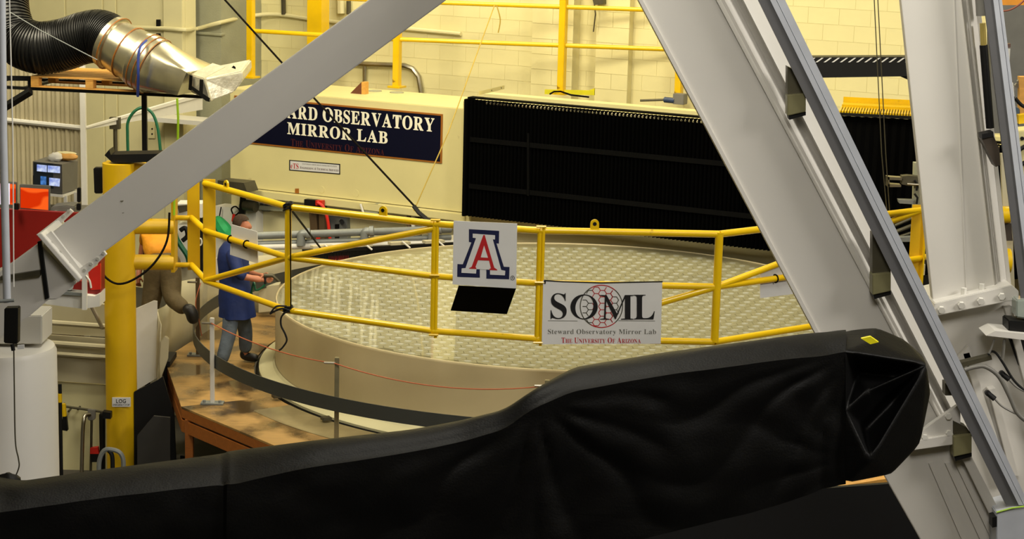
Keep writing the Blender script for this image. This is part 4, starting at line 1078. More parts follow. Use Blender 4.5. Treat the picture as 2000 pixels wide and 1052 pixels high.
for k in range(28):
    c_ = cb - U * (.06 + k * .077) - N * .04; c_.z = 0
    for z0, z1 in ((cb.z + .02, cb.z + 1.15), (1.4, cb.z - .03)):
        # slightly curved hanging strip
        vs_ = []; fs_ = []
        for i_ in range(7):
            x_ = (i_ / 6 - .5) * .08; d_ = .028 * math.cos(math.pi * (i_ / 6 - .5)) + (.012 if k % 2 else 0)
            for zz in (z0, z1):
                for th in (0, .006): vs_.append(c_ + U * x_ + N * (d_ + th) + Zv * zz)
        for i_ in range(6):
            a_ = i_ * 4
            fs_ += [(a_, a_ + 4, a_ + 6, a_ + 2), (a_ + 1, a_ + 3, a_ + 7, a_ + 5), (a_, a_ + 1, a_ + 5, a_ + 4), (a_ + 2, a_ + 6, a_ + 7, a_ + 3)]
        fs_ += [(0, 2, 3, 1), (24, 25, 27, 26)]
        MB().add(vs_, fs_).build('curtain_strip', STRIP, bo, smooth=True)
MB().tube([cb - U * 2.2 + Zv * 1.18, cb + Zv * 1.18], .03, 8).build('upper_rail', WHITEW, bo, smooth=True)
wire('green_hose', 'green hose looping over the white booth rail', smoothpath([P(250, 300, 26.2), P(249, 262, 26.2), P(250, 238, 26.2), P(262, 218, 26.2), P(280, 210, 26.2), P(298, 222, 26.2), P(308, 250, 26.2), P(313, 290, 26.2), P(316, 330, 26.2)]), .02, GREENH, 'hose', 8)
wire('lime_tube', 'thin lime green tube hanging from the duct end', [P(346, 192, 22.5), P(348, 230, 22.5), P(347, 300, 22.6), P(341, 360, 22.7), P(340, 420, 22.7)], .014, LIME, 'tube')
ol = thing('outlet_plate', 'beige wall outlet plate with two sockets on the cream wall', 'outlet', LP.hit(297, 268, .05))
MB().prism([LP.hit(290, 232, .05), LP.hit(303, 232, .05), LP.hit(303, 270, .05), LP.hit(290, 270, .05)], N * .02).build('plate', PANEL, ol, bevel=.004)
for y in (250, 260): MB().prism([LP.hit(296, y, .071), LP.hit(298.5, y, .071), LP.hit(298.5, y + 3, .071), LP.hit(296, y + 3, .071)], N * .006).build('socket', BLACK, ol)
tag(MB().prism([LP.hit(322, 222, .1), LP.hit(440, 232, .1), LP.hit(440, 240, .1), LP.hit(322, 231, .1)], N * .5).build('wall_shelf', WHITEW), 'bright white shelf ledge behind the tilted beam', 'shelf')

# desk corner
YM = 24.6
rd = thing('red_partition', 'dark red low partition below the monitors at left', 'partition', P(80, 560, YM))
MB().prism([P(-60, 408, YM + .1), P(165, 420, YM - .1), P(165, 420, YM - .1) - Zv * 1.3, P(-60, 408, YM + .1) - Zv * 1.3], (0, .07, 0)).build('panel', RED, rd)
MB().prism([P(-60, 408, YM + .1), P(165, 420, YM - .1), P(165, 420, YM - .1) + Zv * .02, P(-60, 408, YM + .1) + Zv * .02], (0, .08, 0)).build('cap_strip', RED, rd)
lp_ = P(60, 420, YM); 
for x in (-50, 150):
    q_ = P(x, 480, YM + .05); MB().box((q_.x - .03, q_.y - .0, 0), (q_.x + .03, q_.y + .05, q_.z)).build('leg', DARKST, rd)
zdesk = P(60, 418, YM + .2).z
dk2 = thing('computer_desk', 'grey desk top behind the red partition holding the monitors', 'desk', P(60, 430, YM + .5))
MB().prism([P(-80, 420, YM + .22), P(165, 424, YM + .12), P(165, 424, YM + .12) + Vector((.2, .9, 0)), P(-80, 420, YM + .22) + Vector((.2, .9, 0))], -Zv * .04).build('top', GREYP, dk2)
for x in (-40, 150):
    q_ = P(x, 430, YM + .7); MB().box((q_.x - .04, q_.y - .04, 0), (q_.x + .04, q_.y + .04, zdesk - .05)).build('leg', DARKST, dk2)
OR1 = emit('orange_display', (216, 50, 6), (255, 98, 30), 1.0, 2.2, 14)
OR2 = emit('white_display', (240, 240, 255), (250, 250, 255), 1.0, 3, 0)
BLU = emit('blue_display', (20, 80, 200), (235, 245, 255), 1.0, 14, 5, False)
BLD = emit('dim_blue_display', (14, 30, 60), (90, 150, 230), 0.9, 16, 5, False)
def lcd(name, label, x0, x1, y0, y1, Y, parts):
    t = thing(name, label, 'monitor', P((x0 + x1) / 2, y1 + 8, Y + .1), 'desk monitors')
    slab([(x0, y0), (x1, y0 + 3), (x1, y1 + 2), (x0, y1)], Y, .05).build('bezel', CRTM, t, bevel=.006)
    for pts_, mt in parts:
        slab(pts_, Y - .006, .004).build('screen', mt, t)
    xm = (x0 + x1) / 2
    slab([(xm - 6, y1 - 4), (xm + 6, y1 - 4), (xm + 6, y1 + 7), (xm - 6, y1 + 7)], Y + .05, .05).build('stand', CRTM, t)
    slab([(xm - 18, y1 + 4), (xm + 18, y1 + 4), (xm + 20, y1 + 8), (xm - 20, y1 + 8)], Y - .02, .16).build('foot', CRTM, t)
lcd('flat_monitor', 'flat monitor with swirling orange image, right of the two', 38, 97, 360, 412, YM + .3, [([(40, 366), (94.5, 369.5), (94, 410), (40, 405.5)], OR1)])
lcd('flat_monitor', 'flat monitor with orange and white bands behind the thin pole', -16, 32, 353, 402, YM + .45, [([(-14, 358), (0, 358), (0, 398), (-14, 398)], OR1), ([(0.3, 358), (19, 358), (19, 399), (0.3, 399)], OR2), ([(19.3, 359), (30.5, 360), (30.5, 400), (19.3, 399)], OR1)])
crt = thing('tube_monitor', 'grey tube monitor showing four blue camera pictures', 'monitor', P(100, 378, YM + .6))
Yc_ = YM + .7
f4 = [P(64, 315, Yc_), P(121, 321, Yc_ - .05), P(122, 379, Yc_ - .05), P(64, 372, Yc_)]
MB().prism(f4, Vector((0, .06, 0))).build('bezel', CRTM, crt)
rb = P(152, 312, Yc_ + .5)
side_top0, side_top1 = f4[1], P(152, 314, Yc_ + .55)
sb0, sb1 = f4[2], P(151, 368, Yc_ + .55)
bk = [f4[0] + Vector((.12, .6, 0)), side_top1, sb1, f4[3] + Vector((.12, .6, 0))]
MB().add(f4 + bk, [(0, 1, 5, 4), (1, 2, 6, 5), (2, 3, 7, 6), (3, 0, 4, 7), (4, 5, 6, 7), (3, 2, 1, 0)]).build('housing', CRTM, crt)
def scr(pts_, mt): MB().prism([P(x, y, Yc_ - .035) for x, y in pts_], Vector((0, .01, 0))).build('screen', mt, crt)
scr([(66, 316.5), (119, 322), (120, 370), (66, 364)], M('dark_screen', (34, 40, 44), .2))
Yc_ -= .02
scr([(72, 321), (91, 323), (91, 336), (72, 334)], BLU); scr([(93, 323), (117, 325), (117, 338), (93, 336)], BLU)
scr([(79, 344), (90, 345), (90, 361), (79, 360)], BLD); scr([(96, 347), (117, 349), (116, 364), (96, 362)], BLU)
stn = thing('monitor_shelf', 'cream shelf stand under the tube monitor', 'stand', P(110, 420, YM + .8))
MB().prism([P(60, 374, YM + .7), P(123, 381, YM + .6), P(152, 370, YM + 1.3), P(90, 364, YM + 1.3)], -Zv * .03).build('shelf', WHITEW, stn)
for x, y in ((66, 378), (128, 381), (148, 375)):
    q_ = P(x, y, YM + .72 + (.4 if x > 140 else 0)); MB().box((q_.x - .02, q_.y - .02, zdesk - .02), (q_.x + .02, q_.y + .02, q_.z)).build('leg', WHITEW, stn)
bag = thing('crumpled_bag', 'crumpled white and brown bag lying on the tube monitor', 'bag', P(115, 314, YM + .95))
mb = MB()
def blob(c_, r_, sq, seedv, mb, nu=14, nv=9):
    vs_ = []; fs_ = []
    for i_ in range(nv + 1):
        for k_ in range(nu):
            th, ph = math.pi * i_ / nv, 2 * math.pi * k_ / nu
            d_ = Vector((math.sin(th) * math.cos(ph) * sq[0], math.sin(th) * math.sin(ph) * sq[1], math.cos(th) * sq[2]))
            d_ *= r_ * (1 + .25 * noise.noise(d_ * 3.1 + Vector((seedv, 0, 0))))
            vs_.append(c_ + d_)
    for i_ in range(nv):
        for k_ in range(nu):
            fs_.append((i_ * nu + k_, i_ * nu + (k_ + 1) % nu, (i_ + 1) * nu + (k_ + 1) % nu, (i_ + 1) * nu + k_))
    mb.add(vs_, fs_)
blob(P(108, 307, YM + .95), .09, (1.0, .8, .7), 1, mb); mb.build('white_roll', WHITEW, bag, smooth=True)
mb = MB(); blob(P(132, 306, YM + 1.1), .10, (1.3, .9, .5), 5, mb); mb.build('brown_wrap', PINE, bag, smooth=True, label='tan wrapping')
mb = MB(); blob(P(128, 299, YM + 1.15), .09, (1.6, .8, .25), 9, mb); mb.build('flap', PANEL, bag, smooth=True)
pr = thing('desk_printer', 'low grey printer box on the desk right of the orange monitor', 'printer', P(118, 418, YM + .3))
slab([(99, 404), (130, 401), (146, 403), (146, 422), (99, 420)], YM + .2, .3).build('case', GREYP, pr, bevel=.015)
MB().tube([P(109, 415, YM + .19), P(109, 415, YM + .15)], .03, 10).build('knob', STEEL, pr)
tag(slab([(150, 367), (157, 367), (157, 395), (150, 395)], YM + .2, .06).build('black_handset', BLACK, bevel=.008), 'slim black upright handset beside the booth post', 'handset')
tag(slab([(149, 398), (157, 398), (157, 411), (149, 411)], YM + .2, .06).build('black_cradle', BLACK, bevel=.008), 'small black cradle below the upright handset', 'cradle')
tag(slab([(26, 397), (36, 398), (36, 410), (26, 409)], YM - .1, .06).build('webcam_box', BLACK, bevel=.006), 'small black box on the red partition between monitors', 'box')

# ================================================================== LEFT LOWER BACKGROUND
lt = thing('cream_tank_wall', 'cream ribbed tank wall below the red partition', 'tank wall', P(150, 900, 24.0))
for (x0, x1, ya, yb_, mt, dY) in ((78, 216, 585, 650, VINYL, .06), (78, 216, 652, 684, VINYL, .04), (78, 216, 690, 742, VINYL, .0), (78, 216, 742, 960, PANEL, .05)):
    slab([(x0, ya), (x1, ya + 10), (x1, yb_ + 8), (x0, yb_)], 23.7 + dY, .06).build('panel', mt, lt)
for y in (628, 668, 688):
    MB().tube([P(78, y, 23.66), P(216, y + 10, 23.62)], .035 if y != 688 else .03, 8).build('rib', VINYL, lt, smooth=True)
bx = thing('red_equipment_tray', 'cream tray with red equipment below the beam flange', 'tray', P(150, 590, 22.2))
slab([(70, 568), (185, 578), (195, 573), (195, 598), (163, 603), (92, 594), (70, 585)], 22.2, .3).build('tray', WHITEW, bx)
slab([(94, 566), (160, 572), (160, 578), (94, 573)], 22.15, .2).build('metal_edge', GALV, bx)
slab([(108, 565), (133, 545), (180, 552), (196, 500), (196, 575), (160, 574)], 22.3, .25).build('red_housing', RED, bx, label='dark red housing')
slab([(172, 530), (196, 515), (196, 565), (178, 566)], 22.25, .05).build('red_cover', REDB, bx, label='bright red cover')
MB().tube([P(135, 558, 22.25), P(135, 558, 22.18)], .05, 14).build('dial', GALV, bx)
slab([(160, 530), (169, 530), (169, 605), (160, 605)], 22.1, .05).build('post', WHITEW, bx)
MB().tube([P(178, 596, 22.45), P(200, 640, 23.7)], .025, 8).build('support_arm', WHITEW, bx)
MB().tube(smoothpath([P(168, 538, 22.1), P(175, 548, 22.1), P(178, 562, 22.1)]), .012, 6).build('white_cord', WHITEW, bx)
# tool rack
tr = thing('tool_rail', 'thin dark tool rail on the cream tank wall', 'rail', P(150, 800, 23.6))
MB().tube([P(118, 792, 23.6), P(215, 806, 23.5)], .016, 8).build('bar', DARKST, tr, smooth=True)
bolts(tr, [P(134, 803, 23.6), P(152, 799, 23.6), P(122, 793, 23.6)], (0, 1, 0), .014, .12, DARKST, 'peg')
sq_ = thing('black_broom', 'black broom with yellow handle band hanging beside the white tank', 'broom', P(120, 930, 23.3))
MB().tube([P(117, 750, 23.3), P(120, 935, 23.25)], .022, 8).build('handle', BLACK, sq_, smooth=True)
MB().tube([P(117, 768, 23.29), P(117.5, 785, 23.29)], .024, 8).build('yellow_band', YEL, sq_, smooth=True, label='yellow band')
sq2 = thing('hand_brush', 'small black hand brush with yellow grip on the tool rail', 'brush', P(127, 840, 23.4))
slab([(122, 811), (129, 811), (132, 842), (120, 840)], 23.4, .07).build('bristle_head', BLACK, sq2, bevel=.008)
MB().tube([P(124, 788, 23.42), P(126, 812, 23.42)], .028, 8).build('grip', YEL, sq2, smooth=True, label='yellow grip')
hk = thing('chrome_pipe_hook', 'chrome hooked pipe leaning on the tool rail', 'pipe', P(160, 930, 23.3))
MB().tube(smoothpath([P(159, 945, 23.3), P(161, 860, 23.3), P(163, 825, 23.3), P(167, 811, 23.35), P(176, 809, 23.4)]), .024, 10).build('pipe', STEEL, hk, smooth=True)
shv = thing('grey_shovel', 'grey blade shovel with orange grip hanging on the rail', 'shovel', P(178, 930, 23.4))
slab([(171, 799), (187, 800), (186, 818), (178, 823), (171, 819)], 23.4, .03).build('blade', GREYP, shv, bevel=.006)
MB().tube([P(179, 820, 23.4), P(177, 925, 23.4)], .016, 8).build('shaft', DARKST, shv, smooth=True)
slab([(176, 875), (191, 873), (193, 886), (176, 886)], 23.35, .06).build('grip', REDB, shv, label='orange grip')
slab([(177, 886), (192, 886), (190, 902), (178, 902)], 23.35, .06).build('grip_base', BLACK, shv)
ck = thing('black_tool_case', 'tall black tool holster left of the yellow column', 'holster', P(200, 930, 23.3))
slab([(193, 808), (203, 810), (203, 930), (195, 930)], 23.4, .1).build('body', BLACK, ck, bevel=.01)
slab([(200, 804), (216, 806), (216, 818), (200, 817)], 22.8, .1).build('clip', BLACK, ck)
wire('bent_grey_pipe', 'grey bent pipe loop standing before the yellow column foot', smoothpath([P(193, 930, 22.6), P(194, 900, 22.6), P(202, 881, 22.6), P(214, 877, 22.6), P(232, 882, 22.6), P(240, 895, 22.6), P(241, 915, 22.6)]), .028, GALV, 'pipe', 8)
wire('dark_pipe_loop', 'darker hose curving down beside the grey pipe loop', smoothpath([P(212, 879, 22.6), P(219, 890, 22.6), P(220, 920, 22.6)]), .026, RUB, 'hose', 8)
# dark cloth and void between column and deck
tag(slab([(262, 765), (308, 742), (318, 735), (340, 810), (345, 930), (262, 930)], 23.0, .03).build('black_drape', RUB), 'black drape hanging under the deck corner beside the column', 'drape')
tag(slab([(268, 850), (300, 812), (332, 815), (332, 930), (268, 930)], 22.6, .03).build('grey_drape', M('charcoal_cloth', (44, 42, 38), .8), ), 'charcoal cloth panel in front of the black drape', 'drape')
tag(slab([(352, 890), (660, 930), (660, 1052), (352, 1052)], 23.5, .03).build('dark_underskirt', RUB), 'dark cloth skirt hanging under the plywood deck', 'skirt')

# ================================================================== PEOPLE
def skinmesh(name, verts, edges, radii, mat, parent, sub=2, root=0, label=None):
    me = bpy.data.meshes.new(name); c = sum((Vector(v) for v in verts), Vector()) / len(verts)
    me.from_pydata([Vector(v) - c for v in verts], edges, [])
    o = bpy.data.objects.new(name, me); COL.objects.link(o)
    md = o.modifiers.new('skin', 'SKIN'); md.use_smooth_shade = True
    for i_, sv in enumerate(me.skin_vertices[0].data):
        r_ = radii[i_]; sv.radius = (r_, r_) if not isinstance(r_, tuple) else r_
        sv.use_root = (i_ == root)
    sd = o.modifiers.new('sub', 'SUBSURF'); sd.levels = sub; sd.render_levels = sub
    dg = bpy.context.evaluated_depsgraph_get()
    m2 = bpy.data.meshes.new_from_object(o.evaluated_get(dg)); m2.name = name
    bpy.data.objects.remove(o)
    m2.materials.clear(); m2.materials.append(mat)
    for p_ in m2.polygons: p_.use_smooth = True
    o = bpy.data.objects.new(name, m2); COL.objects.link(o)
    o.parent = parent; o.location = c - WLOC[parent.name]; WLOC[o.name] = c
    if label: o['label'] = label
    return o
class Sk:
    def __init__(s): s.v = []; s.e = []; s.r = []
    def p(s, co, r, frm=None):
        s.v.append(Vector(co)); s.r.append(r); i = len(s.v) - 1
        if frm is not None: s.e.append((frm, i))
        return i
def hand(sk, wr, dirv, side, up, scale=1.0):
    """palm and five bent fingers: dirv along the hand, side towards the thumb, up out of the back of the hand"""
    d, s_, u_ = dirv.normalized(), side.normalized(), up.normalized()
    pm = sk.p(sk.v[wr] + d * .055 * scale, (.030 * scale, .022 * scale), wr)
    for k_, (off, ln) in enumerate(((.026, .068), (.009, .078), (-.009, .072), (-.025, .056))):
        k0 = sk.p(sk.v[pm] + d * .04 * scale + s_ * off * scale, .0105 * scale, pm)
        k1 = sk.p(sk.v[k0] + (d * .75 - u_ * .5) * ln * .5 * scale, .0092 * scale, k0)
        sk.p(sk.v[k1] + (d * .15 - u_ * .9) * ln * .5 * scale, .008 * scale, k1)
    t0 = sk.p(sk.v[wr] + d * .03 * scale + s_ * .036 * scale, .0125 * scale, wr)
    t1 = sk.p(sk.v[t0] + (d * .6 + s_ * .35 - u_ * .4) * .04 * scale, .0105 * scale, t0)
    sk.p(sk.v[t1] + (d * .6 - s_ * .2 - u_ * .4) * .03 * scale, .009 * scale, t1)

feet1 = G(455, 712, ZDECK)
pe = thing('person', 'man in a blue smock and jeans spraying the mirror edge', 'person', feet1)
sk = Sk()
Yp = 24.35
pel = sk.p(P(460, 588, Yp), (.15, .12))
sp1 = sk.p(P(457, 545, Yp), (.15, .125), pel); che = sk.p(P(456, 502, Yp), (.15, .12), sp1)
nb = sk.p(P(462, 470, Yp), (.075, .075), che); hd0 = sk.p(P(470, 452, Yp - .02), .085, nb); hd1 = sk.p(P(474, 437, Yp - .03), .098, hd0); hd2 = sk.p(P(474, 429, Yp - .02), .07, hd1)
sk.p(P(492, 445, Yp - .06), .018, hd1)      # nose
hr = sk.p(P(452, 600, Yp - .1), .10, pel); kr = sk.p(P(448, 650, Yp - .18), .072, hr); ar = sk.p(P(432, 712, 24.02), .048, kr); sk.p(P(446, 719, 23.98), .04, ar)
hl = sk.p(P(468, 600, Yp + .1), .10, pel); kl = sk.p(P(480, 645, Yp + .15), .072, hl); al = sk.p(P(479, 694, 24.55), .048, kl); sk.p(P(493, 701, 24.52), .04, al)
shr = sk.p(P(453, 490, Yp - .17), .06, che); elr = sk.p(P(466, 538, Yp - .32), .052, shr); wrr = sk.p(P(506, 546, Yp - .30), .034, elr)
shl = sk.p(P(461, 490, Yp + .17), .06, che); ell = sk.p(P(484, 532, Yp + .25), .052, shl); wrl = sk.p(P(512, 540, Yp + .02), .034, ell)
hand(sk, wrr, Vector((1, .1, 0.0)), Vector((.1, 0, 1)), Vector((0, -1, .1)), 1.15)
hand(sk, wrl, Vector((1, -.3, -.05)), Vector((.1, 0, 1)), Vector((0, 1, .1)), 1.15)
body = skinmesh('body', sk.v, sk.e, sk.r, SKIN, pe)
# hair cap
mb = MB(); hc_ = P(473, 436, Yp - .02)
vs = []; fs = []; nu, nv = 20, 8
for i_ in range(nv + 1):
    for k_ in range(nu):
        th, ph = (math.pi * .60) * i_ / nv, 2 * math.pi * k_ / nu
        lim = 1.0 if math.cos(ph) < .3 else .62
        th *= lim
        vs.append(hc_ + Vector((math.sin(th) * math.cos(ph) * .108 - .014, math.sin(th) * math.sin(ph) * .098, math.cos(th) * .112 + .004)))
for i_ in range(nv):
    for k_ in range(nu): fs.append((i_ * nu + k_, i_ * nu + (k_ + 1) % nu, (i_ + 1) * nu + (k_ + 1) % nu, (i_ + 1) * nu + k_))
mb.add(vs, fs); mb.build('hair', HAIR, pe, smooth=True)
for yy in (-.10, .10):
    mb = MB(); blob(P(471, 444, Yp - .02) + Vector((0, yy, 0)), .03, (.7, .4, 1.2), 3, mb, 8, 6); mb.build('ear', SKIN, pe, smooth=True)
# smock: lofted elliptical sections
def loft(secs, n=28, mb=None, fold=0.0, sd=0.0):
    vs_ = []; fs_ = []
    for j_, (c_, rx, ry) in enumerate(secs):
        for k_ in range(n):
            q_ = 2 * math.pi * k_ / n
            f_ = 1 + fold * (j_ / (len(secs) - 1)) * math.sin(q_ * 7 + sd + j_ * .3)
            vs_.append(c_ + Vector((math.cos(q_) * rx * f_, math.sin(q_) * ry * f_, 0)))
    for j_ in range(len(secs) - 1):
        for k_ in range(n): fs_.append((j_ * n + k_, j_ * n + (k_ + 1) % n, (j_ + 1) * n + (k_ + 1) % n, (j_ + 1) * n + k_))
    fs_.append(tuple(range(n))[::-1])
    return MB().add(vs_, fs_)
secs = [(P(464, 468, Yp), .09, .10), (P(460, 474, Yp), .15, .19), (P(456, 486, Yp), .18, .25), (P(455, 505, Yp), .195, .245), (P(456, 530, Yp), .185, .225), (P(458, 553, Yp), .185, .22), (P(461, 580, Yp), .215, .245), (P(463, 600, Yp), .215, .25), (P(464, 616, Yp), .225, .26)]
loft(secs, fold=.05).build('smock', SMOCK, pe, smooth=True)
s2 = Sk(); a0 = s2.p(P(453, 485, Yp - .17), .125); a1 = s2.p(P(459, 512, Yp - .27), .088, a0); a2 = s2.p(P(468, 537, Yp - .33), .076, a1); s2.p(P(482, 541, Yp - .32), .066, a2)
skinmesh('sleeve', s2.v, s2.e, s2.r, SMOCK, pe)
s2 = Sk(); a0 = s2.p(P(461, 485, Yp + .17), .125); a1 = s2.p(P(470, 510, Yp + .23), .088, a0); a2 = s2.p(P(482, 531, Yp + .26), .076, a1); s2.p(P(494, 535, Yp + .18), .066, a2)
skinmesh('sleeve', s2.v, s2.e, s2.r, SMOCK, pe)
s2 = Sk(); p0_ = s2.p(P(461, 592, Yp), (.14, .13)); 
for sd_ in ((hr, kr, ar), (hl, kl, al)):
    h_ = s2.p(sk.v[sd_[0]] + Zv * -.06, .105, p0_); m_ = s2.p((sk.v[sd_[0]] + sk.v[sd_[1]]) / 2, .108, h_); k_ = s2.p(sk.v[sd_[1]], .096, m_); c_ = s2.p((sk.v[sd_[1]] + sk.v[sd_[2]]) / 2, .090, k_); s2.p(sk.v[sd_[2]] + Zv * .03, .082, c_)
skinmesh('jeans', s2.v, s2.e, s2.r, JEANS, pe)
for a_, dirx in ((ar, Vector((.17, -.03, 0))), (al, Vector((.17, -.04, 0)))):
    s2 = Sk(); q_ = sk.v[a_].copy(); g0 = Vector((q_.x, q_.y, ZDECK))
    h_ = s2.p(g0 + Zv * .16, .066); b_ = s2.p(g0 + Zv * .07 - dirx * .2, .062, h_); m_ = s2.p(g0 + Zv * .06 + dirx * .5, .06, b_); s2.p(g0 + Zv * .052 + dirx * 1.05, .052, m_)
    skinmesh('boot', s2.v, s2.e, s2.r, BOOT, pe)
nz = thing('spray_nozzle', 'hand held steam spray gun in the hand of the man in blue', 'spray gun', P(528, 548, Yp - .3))
hp = P(519, 545, Yp - .31)
MB().tube([hp + Vector((-.02, 0, .045)), hp + Vector((.08, .0, .05)), P(545, 549, Yp - .28)], [.026, .024, .014], 10).build('barrel', DARKST, nz, smooth=True)
MB().tube([hp + Vector((-.01, 0, .05)), hp + Vector((-.005, 0, -.06))], .016, 8).build('grip', RUB, nz, smooth=True)
MB().tube(smoothpath([hp + Vector((-.005, 0, -.06)), P(512, 561, Yp - .3), P(500, 566, Yp - .28), P(496, 552, Yp - .2), P(490, 575, Yp - .1)]), .014, 8).build('hose', GREENH, nz, smooth=True, label='green hose')

pe2 = thing('person', 'man in amber shirt and khaki trousers bending behind the yellow column arms', 'person', G(300, 690, ZDECK - .2))
Yq = 24.35
sk = Sk()
pel = sk.p(P(318, 515, Yp), (.16, .13)); 
s1 = sk.p(P(308, 482, Yp + .22), (.16, .13), pel); ch_ = sk.p(P(300, 458, Yp + .45), (.17, .14), s1); nk = sk.p(P(296, 448, Yp + .66), .07, ch_); h0 = sk.p(P(294, 446, Yp + .78), .10, nk); sk.p(P(293, 446, Yp + .9), .08, h0)
hl_ = sk.p(P(303, 535, Yp), .11, pel); kl_ = sk.p(P(292, 605, Yp - .05), .078, hl_); al_ = sk.p(P(290, 680, Yp), .05, kl_); sk.p(P(290, 690, Yp + .14), .04, al_)
hr_ = sk.p(P(333, 535, Yp - .02), .11, pel); kr_ = sk.p(P(336, 584, Yp - .16), .078, hr_); ar_ = sk.p(P(362, 604, Yp - .38), .048, kr_); tr_ = sk.p(P(374, 616, Yp - .42), .04, ar_)
sa_ = sk.p(P(284, 462, Yp + .45), .07, ch_); ea_ = sk.p(P(276, 505, Yp + .45), .048, sa_); wa_ = sk.p(P(270, 540, Yp + .3), .034, ea_)
sb2 = sk.p(P(318, 460, Yp + .5), .07, ch_); eb_ = sk.p(P(322, 492, Yp + .65), .048, sb2); wb_ = sk.p(P(316, 525, Yp + .6), .034, eb_)
hand(sk, wa_, Vector((0, 0, -1)), Vector((1, 0, 0)), Vector((0, -1, 0)))
hand(sk, wb_, Vector((0, 0, -1)), Vector((-1, 0, 0)), Vector((0, -1, 0)))
skinmesh('body', sk.v, sk.e, sk.r, SKIN, pe2)
s2 = Sk(); a0 = s2.p(P(316, 508, Yp + .02), (.20, .165)); a1 = s2.p(P(309, 482, Yp + .22), (.215, .17), a0); a2 = s2.p(P(301, 458, Yp + .45), (.21, .17), a1); s2.p(P(297, 450, Yp + .6), .11, a2)
for q0, q1 in ((sa_, ea_), (sb2, eb_)):
    z0 = s2.p(sk.v[q0], .10, a2); s2.p((sk.v[q0] + sk.v[q1]) / 2, .08, z0)
skinmesh('shirt', s2.v, s2.e, s2.r, YSHIRT, pe2)
for h__, k__, a__, wx in ((hl_, kl_, al_, 310), (hr_, kr_, ar_, 326)):
    s2 = Sk(); p0_ = s2.p(P(wx, 496, Yp + .12), .19); h_ = s2.p(P(wx, 522, Yp), .185, p0_); h_ = s2.p(sk.v[h__] - Zv * .05, .155, h_); m_ = s2.p((sk.v[h__] + sk.v[k__]) / 2 - Zv * .03, .135, h_); k_ = s2.p(sk.v[k__], .118, m_); c_ = s2.p((sk.v[k__] + sk.v[a__]) / 2, .104, k_); s2.p(sk.v[k__].lerp(sk.v[a__], 1.08), .095, c_)
    skinmesh('trouser_leg', s2.v, s2.e, s2.r, KHAKI, pe2)
s2 = Sk(); h_ = s2.p(P(361, 603, Yp - .38), .085); b_ = s2.p(P(371, 602, Yp - .46), .082, h_); m_ = s2.p(P(376, 617, Yp - .45), .085, b_); s2.p(P(380, 631, Yp - .40), .07, m_)
skinmesh('boot', s2.v, s2.e, s2.r, BOOT, pe2)
s2 = Sk(); h_ = s2.p(P(290, 678, Yp), .062); b_ = s2.p(P(290, 692, Yp), .06, h_); s2.p(P(290, 695, Yp + .17), .05, b_)
skinmesh('boot', s2.v, s2.e, s2.r, BOOT, pe2)
mb = MB(); blob(P(293.5, 445, Yp + .84), .115, (1, 1.1, 1), 4, mb, 14, 10); mb.build('hair', HAIR, pe2, smooth=True)
sb3 = thing('step_stool', 'dark step under the bending man behind the white sheet', 'stool', P(295, 720, Yp))
q_ = P(290, 697, Yp)
MB().box((q_.x - .25, q_.y - .2, q_.z - .06), (q_.x + .3, q_.y + .3, q_.z - .0)).build('tread', RUB, sb3)
for dx in (-.2, .22):
    for dy in (-.15, .22): MB().box((q_.x + dx, q_.y + dy, 0), (q_.x + dx + .05, q_.y + dy + .05, q_.z - .06)).build('leg', RUB, sb3)
# clutter between column and railing: pale equipment behind
cl = thing('equipment_rack', 'cluttered white equipment with dark cables behind the left railing plates', 'rack', P(375, 540, 26.3))
slab([(345, 440), (368, 440), (368, 520), (345, 520)], 26.2, .3).build('case', WHITEW, cl)
slab([(345, 398), (395, 398), (395, 425), (345, 425)], 26.2, .3).build('upper_case', WHITEW, cl)
slab([(346, 402), (372, 400), (366, 412), (350, 416)], 26.1, .05).build('dark_vent', DARKST, cl)
MB().tube(smoothpath([P(340, 430, 26), P(343, 460, 26), P(352, 478, 26), P(366, 500, 26), P(370, 520, 26)]), .035, 8).build('hose', GREENH, cl, smooth=True, label='dark green hose')
MB().tube(smoothpath([P(352, 450, 26), P(362, 445, 26), P(366, 460, 26), P(356, 470, 26)]), .03, 8).build('cable_coil', RUB, cl, smooth=True)
slab([(388, 425), (396, 425), (396, 530), (388, 530)], 26.2, .2).build('dark_column', BLACK, cl)
MB().tube([P(390 + 4 * math.cos(q_ * math.pi / 6), 472 + 7 * math.sin(q_ * math.pi / 6), 26.1) for q_ in range(12)], .012, 6, closed=True).build('white_ring', WHITEW, cl)
MB().box((P(350, 500, 26.3).x - .1, 26.3, 0), (P(390, 500, 26.3).x + .1, 26.5, P(350, 515, 26.3).z)).build('stand', VINYL, cl)
tag(slab([(420, 505), (440, 500), (440, 545), (420, 548)], 26.0, .05).build('small_white_panel', WHITEW), 'small white panel left of the man in the blue smock', 'panel')
tag(slab([(505, 560), (545, 556), (545, 606), (505, 610)], 27.0, .2).build('cream_cabinet', VINYL), 'cream cabinet front between the man in blue and the mirror', 'cabinet')

